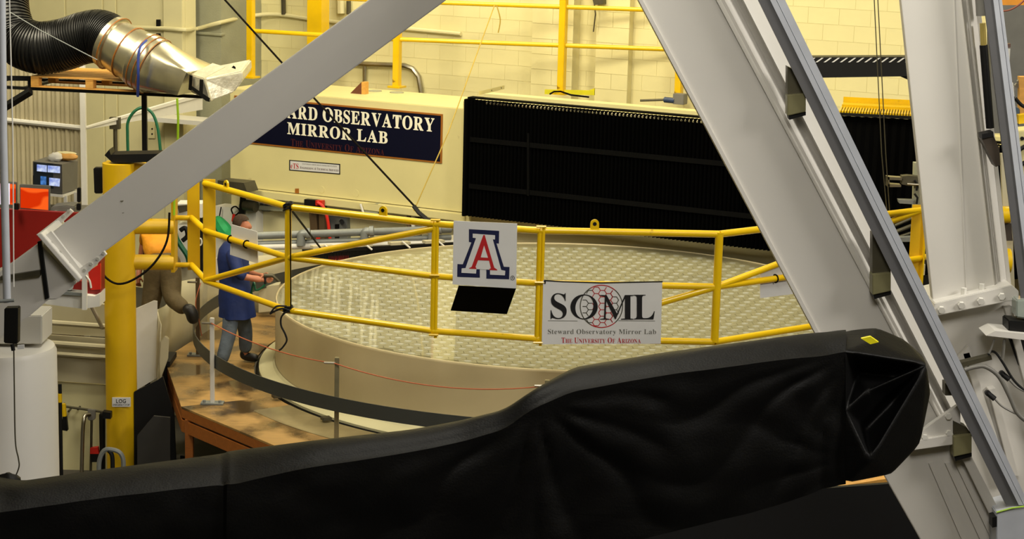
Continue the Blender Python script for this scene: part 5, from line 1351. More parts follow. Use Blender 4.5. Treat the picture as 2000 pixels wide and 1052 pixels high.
# ================================================================== WHITE TOWER IN THE FOREGROUND
YT = 14.0
lb = thing('tilted_beam', 'white box beam slanting up across the upper left of the view', 'beam', P(150, 500, YT))
def onA(t_, e):   # e=0 upper edge, 1 lower edge
    return (721 + t_, -0 - t_ * .733) if e == 0 else (872 + t_, -t_ * .7356)
beamA = [(100, 455), (1103, -280), (1252.6, -280), (200, 494.5), (152, 530)]
MB().prism([P(x, y, YT + (.13 if i_ in (2, 3, 4) else 0)) for i_, (x, y) in enumerate(beamA)], (0, .36, 0)).build('box_section', WHITE, lb, bevel=.006)
MB().prism(poly([(71, 458), (80, 455), (158, 545), (152, 551)], YT - .12), (0, .62, 0)).build('end_flange', WHITE, lb, bevel=.004)
MB().prism(poly([(71, 458), (136, 408), (143, 414), (103, 452), (80, 466)], YT + .42), (0, .03, 0)).build('upper_wing', WHITE, lb)
MB().prism(poly([(80, 466), (100, 451), (156, 524), (203, 490), (208, 497), (153, 551)], YT - .06), (0, .03, 0)).build('front_wing', WHITE, lb)
bolts(lb, [P(x, y, YT - .06) for x, y in ((100, 474), (117, 492), (134, 514), (152, 537), (165, 527), (178, 515), (191, 505), (202, 494))], (0, -1, 0), .013, .01, M('zinc_bolt', (168, 166, 156), .45))
bolts(lb, [P(x, y, YT + .42) for x, y in ((92, 446), (100, 442), (112, 432), (124, 422), (134, 412))], (0, -1, 0), .013, .01, MATS['zinc_bolt'])
for x, y in ((229, 392), (238, 391), (231, 414), (240, 413)):
    yq_ = YT + (.055 if y < 400 else .085); MB().tube([P(x, y, yq_ + .01), P(x, y, yq_ - .012)], .012, 10).build('bolt_hole', DARKST, lb, label='dark bolt hole')
ll = thing('lower_leg', 'white lower leg below the beam flange at the left edge', 'leg', P(40, 620, YT))
slab([(-120, 600), (-120, 585), (0, 530), (74, 476), (82, 480), (150, 552), (110, 585), (95, 585), (60, 615), (0, 660), (-120, 720)], YT + .03, .32).build('box_section', WHITE, ll, bevel=.006)
MB().prism(poly([(73, 472), (80, 470), (95, 582), (88, 585)], YT - .0), (0, .03, 0)).build('black_edge_strip', BLACK, ll)
MB().prism(poly([(0, 540), (78, 528), (78, 538), (0, 548)], YT - .02), (0, .04, 0)).build('brace_bar', DARKST, ll)
# white tank
tk = thing('white_tank', 'white cylindrical tank at the lower left corner', 'tank', P(10, 930, 15.0) * 1.0)
tcx = P(5, 690, 15.2); tz = P(5, 672, 15.2).z
MB().lathe([(.001, tz), (.36, tz), (.395, tz - .012), (.412, tz - .05), (.412, 0)], tcx, 48).build('shell', WHITE, tk, smooth=True)
slab([(-40, 616), (82, 616), (82, 672), (-40, 672)], 15.1, .35).build('top_block', WHITE, tk, bevel=.008)
# pole with black sensor box
pp = thing('sensor_pole', 'slim grey pole with black box hanging at the left edge', 'pole', P(12, 600, 13.2))
MB().tube([P(3, -40, 13.2), P(6, 250, 13.2), P(14, 590, 13.2)], .027, 12).build('pole', RAILL, pp, smooth=True)
MB().tube([P(-2, 588, 13.15), P(28, 586, 13.15)], .012, 8).build('clamp', GALV, pp)
slab([(8, 602), (35, 601), (34, 672), (7, 670)], 13.2, .08).build('sensor_box', BLACK, pp, bevel=.006)
MB().tube([P(24, 672, 13.2), P(26, 684, 13.2)], .014, 8).build('plug', BLACK, pp)
slab([(34, 674), (47, 673), (47, 681), (34, 682)], 13.2, .01).build('paper_tag', SIGNW, pp)
MB().tube(smoothpath([P(27, 684, 13.25), P(28, 760, 13.25), P(30, 860, 13.25), P(36, 895, 13.25), P(37, 912, 13.25), P(28, 935, 13.25)]), .005, 6).build('wire', DARKST, pp)
MB().tube([P(18, -20, 13.2), P(25, 260, 13.2), P(27, 560, 13.2)], .0045, 6).build('thin_wire', WHITEW, pp)

# right leaning strut
YS = 13.4
s1_ = thing('leaning_strut', 'broad white steel strut leaning across the right of the view', 'strut', P(1750, 900, YS))
def lerp2(a_, b_, y): return a_[0] + (b_[0] - a_[0]) * (y - a_[1]) / (b_[1] - a_[1])
L0, L1 = (1250, 0), (1590, 640)
R0, R1 = (1402, 0), (1742, 640)
def sx_(y): return lerp2(L0, L1, y)
def ex_(y): return lerp2(R0, R1, y)
slab([(sx_(-420), -420), (ex_(-420), -420), (ex_(860), 860), (sx_(860), 860)], YS, .4).build('web_plate', WHITE, s1_, bevel=.004)
MB().prism(poly([(sx_(-420) - 3, -420), (sx_(-420) + 5, -420), (sx_(860) + 5, 860), (sx_(860) - 3, 860)], YS - .02), (0, .44, 0)).build('edge_strip', WHITE, s1_)
# flange ridges towards the rail
def ridge(xa0, xa1, xb0, xb1, dY, th, nm, mat=WHITE, y0=-420, y1=840):
    MB().prism(poly([(xa0, y0), (xb0, y0), (xb1, y1), (xa1, y1)], YS + dY), (0, th, 0)).build(nm, mat, s1_, bevel=.004)
RL0, RL1 = (1483, 0), (1672, 380)
def rx_(y): return lerp2(RL0, RL1, y)
def aface(x0, x1, d0, d1, nm, y1=830, par=None, fa=None, fb=None, Yb=None, y0=-420, th=.06, mat=WHITE):
    fa = fa or ex_; Yb = YS if Yb is None else Yb
    pts_ = [P(fa(y0) + x0[0], y0, Yb + d0), P(fa(y0) + x1[0], y0, Yb + d1), P(fa(y1) + x1[1], y1, Yb + d1), P(fa(y1) + x0[1], y1, Yb + d0)]
    MB().prism(pts_, (-.01, th, 0)).build(nm, mat, par or s1_)
def gap(y): return rx_(y) - ex_(y)
g0_, g1_ = gap(-420), gap(830)
aface((-3, -3), (7, 6), -.02, .05, 'flange_lip')
aface((6, 5), (14, 11), .05, .04, 'flange_groove')
aface((13, 10), (g0_ * .45, g1_ * .42), .04, .16, 'flange_face')
aface((g0_ * .45, g1_ * .42), (g0_ * .62, g1_ * .60), .16, .10, 'flange_return')
aface((g0_ * .62, g1_ * .60), (g0_ + 4, g1_ + 4), .06, .20, 'outer_flange_face')
# grey rail with two tones
gr = thing('guide_rail', 'long grey guide rail clamped along the leaning strut', 'rail', P(1960, 985, YS - .15))
def rpoly(o0, o1, y0, y1, e0=None, e1=None): return [(rx_(y0) + o0, y0), (rx_(y0) + (e0 or o1), y0), (rx_(y1) + (e1 or o1), y1), (rx_(y1) + o0, y1)]
MB().prism(poly([(rx_(-420), -420), (rx_(-420) + 24, -420), (rx_(985) + 18, 986), (rx_(985) - 8, 986)], YS - .17), (0, .02, 0)).build('dark_face', RAILD, gr)
MB().prism(poly([(rx_(-420) + 23, -420), (rx_(-420) + 36, -420), (rx_(985) + 26, 986), (rx_(985) + 17, 986)], YS - .18), (0, .1, 0)).build('light_face', RAILL, gr)
MB().prism(poly([(rx_(-420) + 35, -420), (rx_(-420) + 38, -420), (rx_(985) + 28, 986), (rx_(985) + 25, 986)], YS - .15), (0, .08, 0)).build('groove', RAILD, gr)
MB().prism(poly([(rx_(-420) + 37, -420), (rx_(-420) + 56, -420), (rx_(985) + 38, 986), (rx_(985) + 27, 986)], YS - .175), (0, .1, 0)).build('light_face', RAILL, gr)
for k_, (x, y0, y1) in enumerate(((1556, 130, 226), (1722, 455, 576), (1880, 822, 892))):
    t = thing('rail_bracket', ['olive metal bracket at the top of the guide rail', 'olive metal bracket halfway down the guide rail', 'olive metal bracket low on the guide rail beside the tarpaulin'][k_], 'bracket', P(x, y1, YS - .1), 'rail brackets')
    w_ = 18
    slab([(x - w_, y1 - 40), (x + w_, y1 - 44), (x + w_, y1 - 8), (x - w_, y1)], YS - .14, .12).build('foot_block', M('olive_zinc', (128, 124, 90), .4, metal=.4) if k_ == 0 else MATS['olive_zinc'], t, bevel=.004)
    slab([(x - w_, y0), (x - w_ + 26, y0 + 12), (x + w_, y1 - 44), (x - w_, y1 - 40)], YS - .10, .1).build('back_plate', DARKST, t)
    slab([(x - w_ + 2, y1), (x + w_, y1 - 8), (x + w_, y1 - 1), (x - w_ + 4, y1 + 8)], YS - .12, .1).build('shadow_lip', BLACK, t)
slab([(1846, 748), (1862, 748), (1862, 772), (1846, 772)], YS - .1, .1).build('small_bracket', DARKST, s1_)
# base block under the rail end
eb2 = thing('end_box', 'grey end box at the foot of the guide rail', 'box', P(1975, 1052, YS))
slab([(1946, 1000), (1975, 992), (2040, 985), (2040, 1100), (1946, 1100)], YS - .2, .3).build('case', RAILL, eb2, bevel=.006)
MB().tube([P(1946, 1000, YS - .21), P(1975, 992, YS - .21), P(2010, 987, YS - .21)], .006, 6).build('yellow_wire', LIME, eb2)
slab([(1938, 1010), (1947, 1008), (1947, 1028), (1938, 1030)], YS - .2, .1).build('latch', BLACK, eb2)
# lower joint of the strut
lj = thing('strut_foot', 'white bolted foot section of the leaning strut', 'foot', P(1850, 1052, YS))
slab([(1728, 930), (1738, 886), (1875, 848), (1990, 1110), (1830, 1110)], YS + .02, .4).build('leg_section', WHITE, lj, bevel=.005)
slab([(1778, 880), (1778, 862), (1876, 845), (1876, 866)], YS - .1, .5).build('joint_flange', WHITE, lj, bevel=.004)
slab([(1778, 862), (1815, 830), (1870, 792), (1876, 797), (1876, 847)], YS - .08, .05).build('gusset', WHITE, lj, bevel=.003)
bolts(lj, [P(x, y, YS - .08) for x, y in ((1852, 812), (1853, 845), (1806, 853))], (0, -1, 0), .022, .02, WHITEW)
for f0_, f1_ in ((.33, .02), (.62, .02), (.8, .015)):
    xa, xb = 1778 + f0_ * 110, 1860 + f0_ * 130
    slab([(xa, 905), (xa + 9, 903), (xb + 9, 1110), (xb, 1110)], YS - .0, .04).build('seam_ridge', WHITE, lj)
slab([(1872, 880), (1890, 876), (2010, 1110), (1985, 1110)], YS - .06, .3).build('outer_flange', WHITE, lj, bevel=.004)

# upright column at the far right
YC = 14.6
c2 = thing('upright_column', 'white upright steel column at the right edge', 'column', P(1880, 600, YC))
def clx(y): return 1760 + .106 * y
def crx(y): return 1880 + .117 * y
slab([(clx(-420), -420), (crx(-420), -420), (crx(585), 585), (clx(600), 600)], YC, .09).build('web_plate', WHITE, c2, bevel=.004)
for x0, x1, d0, d1, nm in (((-2, -2), (8, 6), -.02, .06, 'flange_lip'), ((8, 6), (13, 11), .06, .05, 'flange_groove'), ((12, 10), (26, 22), .03, .15, 'flange_face'), ((26, 22), (36, 30), .15, .13, 'rear_plate')):
    aface(x0, x1, d0, d1, nm, 578, c2, crx, None, YC)
MB().prism(poly([(1845, -420), (1847, -420), (1890, 590), (1888, 590)], YC - .006), (0, .02, 0)).build('weld_seam', WHITE, c2)
slab([(1822, 605), (1826, 592), (1975, 556), (1990, 568), (1990, 584), (1822, 618)], YC - .12, .6).build('joint_flange', WHITE, c2, bevel=.005)
bolts(c2, [P(x, y, YC - .12) for x, y in ((1838, 603), (1877, 594), (1915, 586), (1956, 577))], (0, -1, -.2), .026, .025, WHITEW)
bolts(c2, [P(x, y, YC - .05) for x, y in ((1882, 575), (1917, 567))], (0, 0, 1), .022, .05, WHITEW)
slab([(1824, 612), (1985, 578), (1994, 690), (2080, 840), (2140, 1100), (1960, 1100), (1850, 800)], YC + .05, .15).build('lower_section', WHITE, c2, bevel=.004)
for xs in ((1962, 600, 2040, 900), (1930, 760, 1975, 930), (1880, 690, 1960, 940)):
    slab([(xs[0], xs[1]), (xs[0] + 14, xs[1] - 3), (xs[2] + 16, xs[3]), (xs[2], xs[3])], YC - .02, .08).build('rib', WHITE, c2, bevel=.004)
slab([(1865, 705), (1892, 676), (1900, 700), (1890, 720)], YC - .02, .06).build('gusset', WHITE, c2)
# grey rail of the column
g2 = thing('second_guide_rail', 'grey guide rail on the upright column at the right edge', 'rail', P(1990, 600, YC - .1))
def r2x(y): return 1922 + .125 * y
MB().prism(poly([(r2x(-420), -420), (r2x(-420) + 20, -420), (r2x(640) + 18, 640), (r2x(640), 640)], YC - .2), (0, .03, 0)).build('dark_face', RAILD, g2)
MB().prism(poly([(r2x(-420) + 19, -420), (r2x(-420) + 28, -420), (r2x(640) + 28, 640), (r2x(640) + 17, 640)], YC - .21), (0, .1, 0)).build('light_face', RAILL, g2)
MB().prism(poly([(r2x(-420) + 29, -420), (r2x(-420) + 35, -420), (r2x(640) + 35, 640), (r2x(640) + 29, 640)], YC - .2), (0, .1, 0)).build('light_face', RAILL, g2)
bk2 = thing('dark_clamp', 'dark brown clamp box on the upright column rail', 'clamp', P(1940, 300, YC - .15))
slab([(1918, 263), (1940, 258), (1941, 266), (1952, 290), (1954, 322), (1945, 326), (1918, 272)], YC - .16, .14).build('body', M('dark_bronze', (74, 66, 58), .4, metal=.3), bk2)
slab([(1918, 262), (1940, 257), (1941, 266), (1918, 271)], YC - .18, .1).build('lid', BLACK, bk2)
bk3 = thing('cylinder_actuator', 'slim black and brass cylinder behind the upright column rail', 'cylinder', P(1925, 120, YC))
MB().tube([P(1918, -10, YC), P(1920, 30, YC)], .05, 12).build('top_cap', GREYP, bk3, smooth=True)
MB().tube([P(1919, 45, YC), P(1921, 88, YC)], .022, 12).build('brass_body', M('brass', (190, 170, 96), .3, metal=.6), bk3, smooth=True)
MB().tube([P(1921, 88, YC), P(1934, 250, YC)], .03, 12).build('black_body', BLACK, bk3, smooth=True)

# clutter right of the column: dark grey wall piece, devices, yellow flanges
YR = 20.0
tag(slab([(1935, 5), (2080, 5), (2080, 260), (1935, 260)], 24.0, .2).build('grey_partition', DKGR), 'dark grey partition behind the upright column', 'partition')
tag(slab([(1945, -40), (2080, -40), (2080, 10), (1945, 10)], 22.0, .2).build('orange_beam', ORNG), 'orange beam at the upper right corner', 'beam')
wire('red_cable', 'thin red brown cord drooping at the upper right corner', smoothpath([P(1945, 22, 21.5), P(1970, 20, 21.5), P(1992, 8, 21.5), P(2010, -10, 21.5)]), .01, M('rust', (120, 60, 40), .6), 'cord')
dv1 = thing('white_handheld_device', 'white handheld device with cords right of the column rail', 'device', P(1975, 190, YR))
slab([(1967, 162), (1979, 160), (1982, 190), (1968, 192)], YR, .08).build('body', WHITEW, dv1, bevel=.01)
slab([(1968, 192), (1982, 189), (1982, 195), (1970, 197)], YR, .08).build('base', BLACK, dv1)
MB().tube([P(1974, 162, YR), P(1966, 120, YR), P(1962, 90, YR)], .014, 6).build('white_cord', WHITEW, dv1)
MB().tube([P(1969, 124, YR), P(1971, 95, YR)], .012, 6).build('white_cord', WHITEW, dv1)
slab([(1959, 88), (1974, 85), (1974, 92), (1961, 96)], YR, .06).build('brown_clip', M('brown_clip_paint', (90, 66, 56), .5), dv1)
MB().tube(smoothpath([P(1983, 192, YR), P(1995, 205, YR), P(2012, 214, YR)]), .02, 6).build('cable', RUB, dv1)
dv2 = thing('electrical_enclosure', 'cream electrical enclosure with black cables at the right edge', 'enclosure', P(1995, 320, YR))
slab([(1984, 256), (2060, 250), (2060, 420), (1988, 420)], YR, .3).build('box', BRIDGE, dv2, bevel=.01)
MB().tube(smoothpath([P(1988, 306, YR - .05), P(1992, 292, YR - .05), P(2010, 282, YR - .05)]), .022, 8).build('cable', RUB, dv2)
MB().tube(smoothpath([P(1988, 328, YR - .05), P(2000, 318, YR - .05), P(2015, 316, YR - .05)]), .022, 8).build('cable', RUB, dv2)
bolts(dv2, [P(1996, 270, YR)], (0, -1, 0), .02, .02, BLACK)
dv3 = thing('blue_gearbox', 'small blue and yellow machine parts beside the enclosure', 'machine', P(1985, 240, YR + .4))
slab([(1972, 205), (1992, 212), (1990, 246), (1975, 246)], YR + .4, .2).build('blue_body', M('steel_blue', (60, 84, 110), .4), dv3, bevel=.01)
slab([(1990, 225), (2010, 222), (2010, 240), (1990, 242)], YR + .3, .1).build('yellow_cap', YEL, dv3)
slab([(1992, 150), (2004, 150), (2006, 225), (1992, 225)], YR + .5, .1).build('tan_post', PINE, dv3)
bolts(dv3, [P(x, y, YR + .6) for x, y in ((1990, 158), (1985, 166), (1993, 175), (1978, 172))], (0, -1, 0), .025, .05, GREYP, 'knob')
yf = thing('yellow_flange_stack', 'yellow round flanges seen between column and its rail', 'flange', P(1970, 540, 17.0))
for y0, y1 in ((402, 436), (484, 534)):
    MB().tube([P(1945, (y0 + y1) / 2, 17.0), P(1972, (y0 + y1) / 2, 17.0)], (y1 - y0) / 2 * 17.0 / FPX, 20).build('flange', YEL, yf, smooth=True)
slab([(1962, 436), (1975, 436), (1978, 470), (1966, 470)], 17.0, .05).build('dark_plate', MATS['dark_bronze'], yf)
slab([(1955, 300), (1972, 300), (1985, 640), (1968, 640)], 17.1, .05).build('pale_plate', VINYL, yf)
tag(slab([(1992, 395), (2040, 395), (2040, 430), (1992, 430)], 17.2, .1).build('yellow_block', YEL), 'yellow block at the right edge level with the flanges', 'block')
# lower right fittings
ft = thing('cable_bracket', 'dark flat arm with grey cable on the lower column', 'arm', P(1910, 710, YC - .2))
MB().prism(poly([(1878, 708), (1936, 694), (1938, 702), (1880, 717)], YC - .25), (0, .08, 0)).build('arm', DARKST, ft)
MB().tube(smoothpath([P(1884, 722, YC - .25), P(1905, 716, YC - .25), P(1925, 716, YC - .25), P(1950, 734, YC - .25), P(1970, 770, YC - .25), P(1986, 805, YC - .25), P(2004, 822, YC - .25)]), .016, 10).build('grey_cable', GREYP, ft, smooth=True)
MB().tube(smoothpath([P(1930, 693, YC - .25), P(1936, 686, YC - .25), P(1946, 690, YC - .25), P(1960, 710, YC - .25), P(1980, 742, YC - .25), P(2004, 765, YC - .25)]), .009, 8).build('thin_cable', RUB, ft, smooth=True)
for x, y, w2 in ((1956, 728, 1), (1928, 766, 2)):
    t = thing('plug_connector', 'black plug connector on white column side, %s' % ('upper of the pair' if w2 == 1 else 'lower of the pair'), 'connector', P(x, y, YC - .15))
    MB().tube([P(x, y, YC - .1), P(x + 2, y + 2, YC - .22)], .022, 10).build('socket', BLACK, t, smooth=True)
    MB().tube([P(x + 2, y + 2, YC - .22), P(x + 15, y + 13, YC - .25)], .02, 10).build('plug', RUB, t, smooth=True)
    MB().tube(smoothpath([P(x + 15, y + 13, YC - .25), P(x + 28, y + 26, YC - .25), P(x + 45, y + 36, YC - .25), P(x + 62, y + 44, YC - .25)]), .008, 6).build('lead', GREYP, t, smooth=True)
bt2 = thing('black_box_shelf', 'black box on a white tilted shelf at the right edge', 'shelf', P(1975, 660, YC - .3))
slab([(1926, 655), (1944, 646), (2040, 655), (2040, 668)], YC - .35, .25).build('shelf', WHITE, bt2)
slab([(1970, 626), (2040, 632), (2040, 662), (1970, 652)], YC - .3, .2).build('black_box', BLACK, bt2, bevel=.008)
MB().tube([P(1962, 662, YC - .3), P(1958, 700, YC - .3)], .012, 8).build('stay', GREYP, bt2)
MB().tube([P(1942, 662, YC - .3), P(1932, 690, YC - .3)], .008, 8).build('stay', GREYP, bt2)
slab([(1985, 585), (2040, 585), (2040, 628), (1985, 620)], YC - .25, .15).build('clear_jar', TRANS, bt2, bevel=.01)
tag(slab([(1972, 662), (2060, 668), (2060, 760), (2000, 740)], YC + .0, .05).build('dark_cover', RUB), 'dark cover below the black box shelf', 'cover')

# between strut and column: striped beam, yellow grating, gripper
hz = thing('striped_beam', 'black horizontal beam with white hazard stripes between strut and column', 'beam', P(1680, 150, 24.5))
YH = 24.5
slab([(1530, 112), (1830, 111), (1830, 148), (1530, 153)], YH, .25).build('beam', BLACK, hz)
slab([(1760, 150), (1772, 146), (1830, 168), (1830, 180)], YH + .05, .1).build('knee_brace', BLACK, hz)
for k_ in range(17):
    x = 1545 + k_ * 15.9; yy = 0
    MB().prism(poly([(x + 12, 113 + yy), (x + 16, 113 + yy), (x + 4, 121.5), (x, 121.5)], YH - .004), (0, .004, 0)).build('stripe', SIGNW, hz, label='white slanted stripe')
q_ = P(1830, 130, YH + .1)
MB().box((q_.x, q_.y - .1, 0), (q_.x + .25, q_.y + .15, q_.z + 1.5)).build('mast', BLACK, hz)
yg = thing('yellow_grating', 'yellow slatted grating platform on top of the black bellows', 'grating', P(1700, 222, 26.0))
g0, g1 = P(1640, 218, 25.8), P(1800, 227, 25.3)
zg = g0.z; g1 = G(1800, 226, zg); gd = (g1 - g0); gl_ = gd.length; gd.normalize(); gp = Vector((-gd.y, gd.x, 0))
for k_ in range(30):
    a_ = g0 + gd * (gl_ * k_ / 29)
    MB().obox(a_ + gp * .25, gd * (gl_ / 29 * .32), gp * .25, Zv * .012).build('slat', YEL, yg)
MB().obox(g0.lerp(g1, .5) + gp * .62 + Zv * .02, gd * gl_ / 2, gp * .13, Zv * .02).build('rear_board', YEL, yg)
MB().obox(g0.lerp(g1, .5) + gp * .77 + Zv * .06, gd * gl_ / 2, gp * .01, Zv * .05).build('toe_board', YEL, yg)
MB().obox(g0.lerp(g1, .5) + gp * .01 - Zv * .03, gd * gl_ / 2, gp * .02, Zv * .02).build('front_bar', BLACK, yg)
MB().obox(g0.lerp(g1, .5) + gp * .5 - Zv * .05, gd * gl_ / 2, gp * .25, Zv * .03).build('support', BLACK, yg)
bz2 = thing('black_curtain', 'black curtain under the yellow grating between strut and column', 'curtain', P(1720, 560, 25.2))
mb = MB(); vs = []; fs = []
a_ = g0 - gd * .5; 
for k_ in range(41):
    o_ = a_ + gd * ((gl_ + 1.2) * k_ / 40) + gp * (.06 + .02 * (k_ % 2))
    vs += [Vector((o_.x, o_.y, 0.0)), Vector((o_.x, o_.y, zg - .06))]
    if k_: fs.append((2 * k_ - 2, 2 * k_, 2 * k_ + 1, 2 * k_ - 1))
mb.add(vs, fs); mb.build('cloth', BELLOW, bz2)
wire('hanging_wire', 'thin dark wire hanging before the black curtain, left of two', [P(1706, -30, 22), P(1722, 300, 22), P(1733, 420, 22)], .006, DARKST)
wire('hanging_wire', 'thin dark wire hanging before the black curtain, right of two', [P(1713, -30, 22.1), P(1730, 300, 22.1), P(1738, 420, 22.1)], .006, DARKST)
gp_ = thing('robot_gripper', 'grey steel gripper head reaching out beside the upright column', 'gripper', P(1780, 420, 21.5))
YGr = 22.6
slab([(1733, 345), (1762, 347), (1764, 352), (1735, 351)], YGr, .12).build('jaw', STEEL, gp_)
slab([(1733, 345), (1737, 345), (1738, 365), (1733, 364)], YGr, .12).build('jaw_tip', STEEL, gp_)
slab([(1734, 359), (1760, 361), (1760, 365), (1734, 365)], YGr, .12).build('jaw', STEEL, gp_)
slab([(1762, 344), (1775, 343), (1810, 346), (1810, 362), (1775, 363), (1762, 360)], YGr, .12).build('wrist', DARKST, gp_)
MB().tube([P(1772, 359, YGr - .05), P(1800, 361, YGr - .05)], .012, 8).build('rod', STEEL, gp_)
slab([(1786, 318), (1800, 318), (1800, 420), (1784, 420)], YGr + .1, .1).build('mast', CONC, gp_)
slab([(1755, 390), (1787, 391), (1787, 399), (1757, 397)], YGr, .1).build('bracket_plate', GALV, gp_)
for y_ in (352, 378, 402):
    MB().tube([P(1786, y_, YGr - .03), P(1792, y_ + 8, YGr - .03), P(1790, y_ + 20, YGr - .03)], .014, 6).build('hose', RUB, gp_)
for k_, (x0, y0, x1, y1) in enumerate(((1748, 440, 1786, 424), (1750, 452, 1786, 438), (1756, 462, 1786, 452))):
    MB().tube([P(x0, y0, YGr + .6), P(x1, y1, YGr + .6)], .016 if k_ != 1 else .022, 8).build('tie_rod', DARKST, gp_)
slab([(1757, 464), (1786, 462), (1786, 472), (1760, 472)], YGr + .5, .1).build('bracket_plate', GALV, gp_)
q_ = P(1792, 420, YGr + .1); MB().box((q_.x - .03, q_.y, 0), (q_.x + .05, q_.y + .1, q_.z)).build('stand', BLACK, gp_)
tag(slab([(1762, 520), (1830, 515), (1830, 535), (1770, 540)], 24.5, .2).build('pale_duct', VINYL), 'pale duct strip behind the right yellow plate post', 'duct')
# far right small objects behind the mirror
fr = thing('far_side_stand', 'dark stand legs behind the far right rim of the mirror', 'stand', G(1480, 512, ZRIM))
for x, w2 in ((1470, 1.2), (1481, 4)):
    slab([(x - w2, 489), (x + w2, 489), (x + w2, 560), (x - w2, 560)], 29.0, .06).build('leg', BLACK, fr)
fw = thing('fruit_crate', 'small orange brown crate behind the far rim of the mirror', 'crate', P(1178, 478, 29.2))
slab([(1160, 466), (1198, 467), (1198, 490), (1160, 490)], 29.1, .3).build('crate', WOODE, fw)
slab([(1166, 466), (1188, 467), (1184, 474), (1170, 474)], 29.05, .05).build('bright_label', ORNG, fw)

# ================================================================== TARPAULIN-COVERED BEAM
tp = thing('covered_beam', 'long beam wrapped in black tarpaulin across the foreground', 'covered beam', P(900, 1052, 10.0))
# stations: px, y of silhouette (rear top edge), y of front top edge, y bottom of front, Y of front
ST = [(-160, 950, 1020, 1330, 8.6), (0, 930, 1000, 1310, 8.9), (40, 939, 995, 1300, 8.95), (200, 916, 972, 1270, 9.15), (430, 886, 946, 1240, 9.4), (450, 882, 950, 1240, 9.4), (600, 864, 915, 1210, 9.55), (800, 842, 885, 1180, 9.75), (900, 824, 865, 1165, 9.85), (985, 803, 840, 1140, 9.9), (1040, 766, 800, 1110, 9.95), (1120, 720, 765, 1080, 10.05), (1300, 690, 735, 1040, 10.2), (1500, 664, 708, 990, 10.4), (1600, 650, 697, 956, 10.5), (1650, 643, 686, 944, 10.55)]
def stat(px_):
    for a_, b_ in zip(ST[:-1], ST[1:]):
        if px_ <= b_[0]:
            t_ = (px_ - a_[0]) / (b_[0] - a_[0]); return [a_[i_] + (b_[i_] - a_[i_]) * t_ for i_ in range(5)]
    return list(ST[-1])
def sstat(px_):
    acc = [0] * 5
    for d_ in (-14, 0, 14):
        s_ = stat(min(max(px_ + d_, -160), 1650)); acc = [a_ + b_ / 3 for a_, b_ in zip(acc, s_)]
    acc[0] = px_; return acc
NF, NT, NK = 56, 14, 8
NB = NF + NT + NK; NA = 240
vs = []; fs = []
def sm(a_, b_, x_):
    t_ = max(0, min(1, (x_ - a_) / (b_ - a_))); return t_ * t_ * (3 - 2 * t_)
def fold(px_, v_):
    # folds fan out from the two places where the cloth is gathered and hang slack between them
    s_ = stat(min(max(px_, -160), 1650)); y_ = s_[2] + v_ * (s_[3] - s_[2]); f_ = 0.0
    for (cx_, cy_, amp, k_, ph, lo, hi_) in ((1045, 775, .030, 15, .4, 430, 1330), (1650, 690, .030, 19, 1.0, 1100, 1700), (1655, 900, .014, 13, 2.0, 1300, 1700)):
        if lo < px_ < hi_:
            dx, dy = px_ - cx_, y_ - cy_; r_ = math.hypot(dx, dy); th = math.atan2(dy, abs(dx) + 8)
            wob = .25 * noise.noise(Vector((r_ * .006, th * 1.5, cx_ * .01)))
            w_ = sm(10, 110, r_) * (1 - sm(330, 620, r_)) * sm(lo, lo + 120, px_) * (1 - sm(hi_ - 60, hi_, px_) if hi_ < 1640 else 1)
            f_ += amp * w_ * sm(0.0, .16, v_) * (abs(math.sin((th + wob) * k_ * .5 + ph)) - .5) * (.5 + .6 * noise.noise(Vector((th * 3, r_ * .004, 3.0))) + .3)
    f_ *= 1 - sm(1600, 1650, px_)
    f_ += (1 - sm(1600, 1650, px_)) * .022 * noise.noise(Vector((px_ * .005, v_ * 2.4, 2.0))) + .008 * noise.noise(Vector((px_ * .016, v_ * 6.0, 5.0)))
    return f_
for i_ in range(NA + 1):
    px_ = -160 + 1812 * i_ / NA
    s_ = sstat(px_); Yf = s_[4]
    ft_ = P(px_, s_[2], Yf); dz_ = 0
    # rear top edge at same height plus a little, found along its own ray
    bt_ = G(px_, s_[1], ft_.z + .05)
    if bt_.y - Yf > .9 or bt_.y < Yf: bt_ = P(px_, s_[1], Yf + .5)
    fb_ = P(px_, s_[3], Yf + .02); bb_ = Vector((bt_.x, bt_.y + .12, fb_.z))
    over = (.018 if px_ >= 442 else 0.0) * (1 - sm(1560, 1645, px_))
    for k_ in range(NB):
        if k_ < NF:      # front, bottom to top
            t_ = k_ / NF; v_ = fb_.lerp(ft_, t_) + Vector((0, -fold(px_, 1 - t_) - over, 0))
        elif k_ < NF + NT:    # top front to back, softly domed
            t_ = (k_ - NF) / NT; v_ = ft_.lerp(bt_, t_) + Zv * (.03 * math.sin(math.pi * t_) + over * .6 + fold(px_, -t_ * .4) * .35 * math.sin(math.pi * t_))
            if t_ == 0: v_ += Vector((0, -fold(px_, 0) - over, 0))
        else:
            t_ = (k_ - NF - NT) / NK; v_ = bt_.lerp(bb_, t_)
        vs.append(v_)
    if i_:
        for k_ in range(NB - 1):
            a_ = (i_ - 1) * NB + k_; fs.append((a_, a_ + NB, a_ + NB + 1, a_ + 1))
MB().add(vs, fs).build('tarpaulin', TARP, tp, smooth=True)
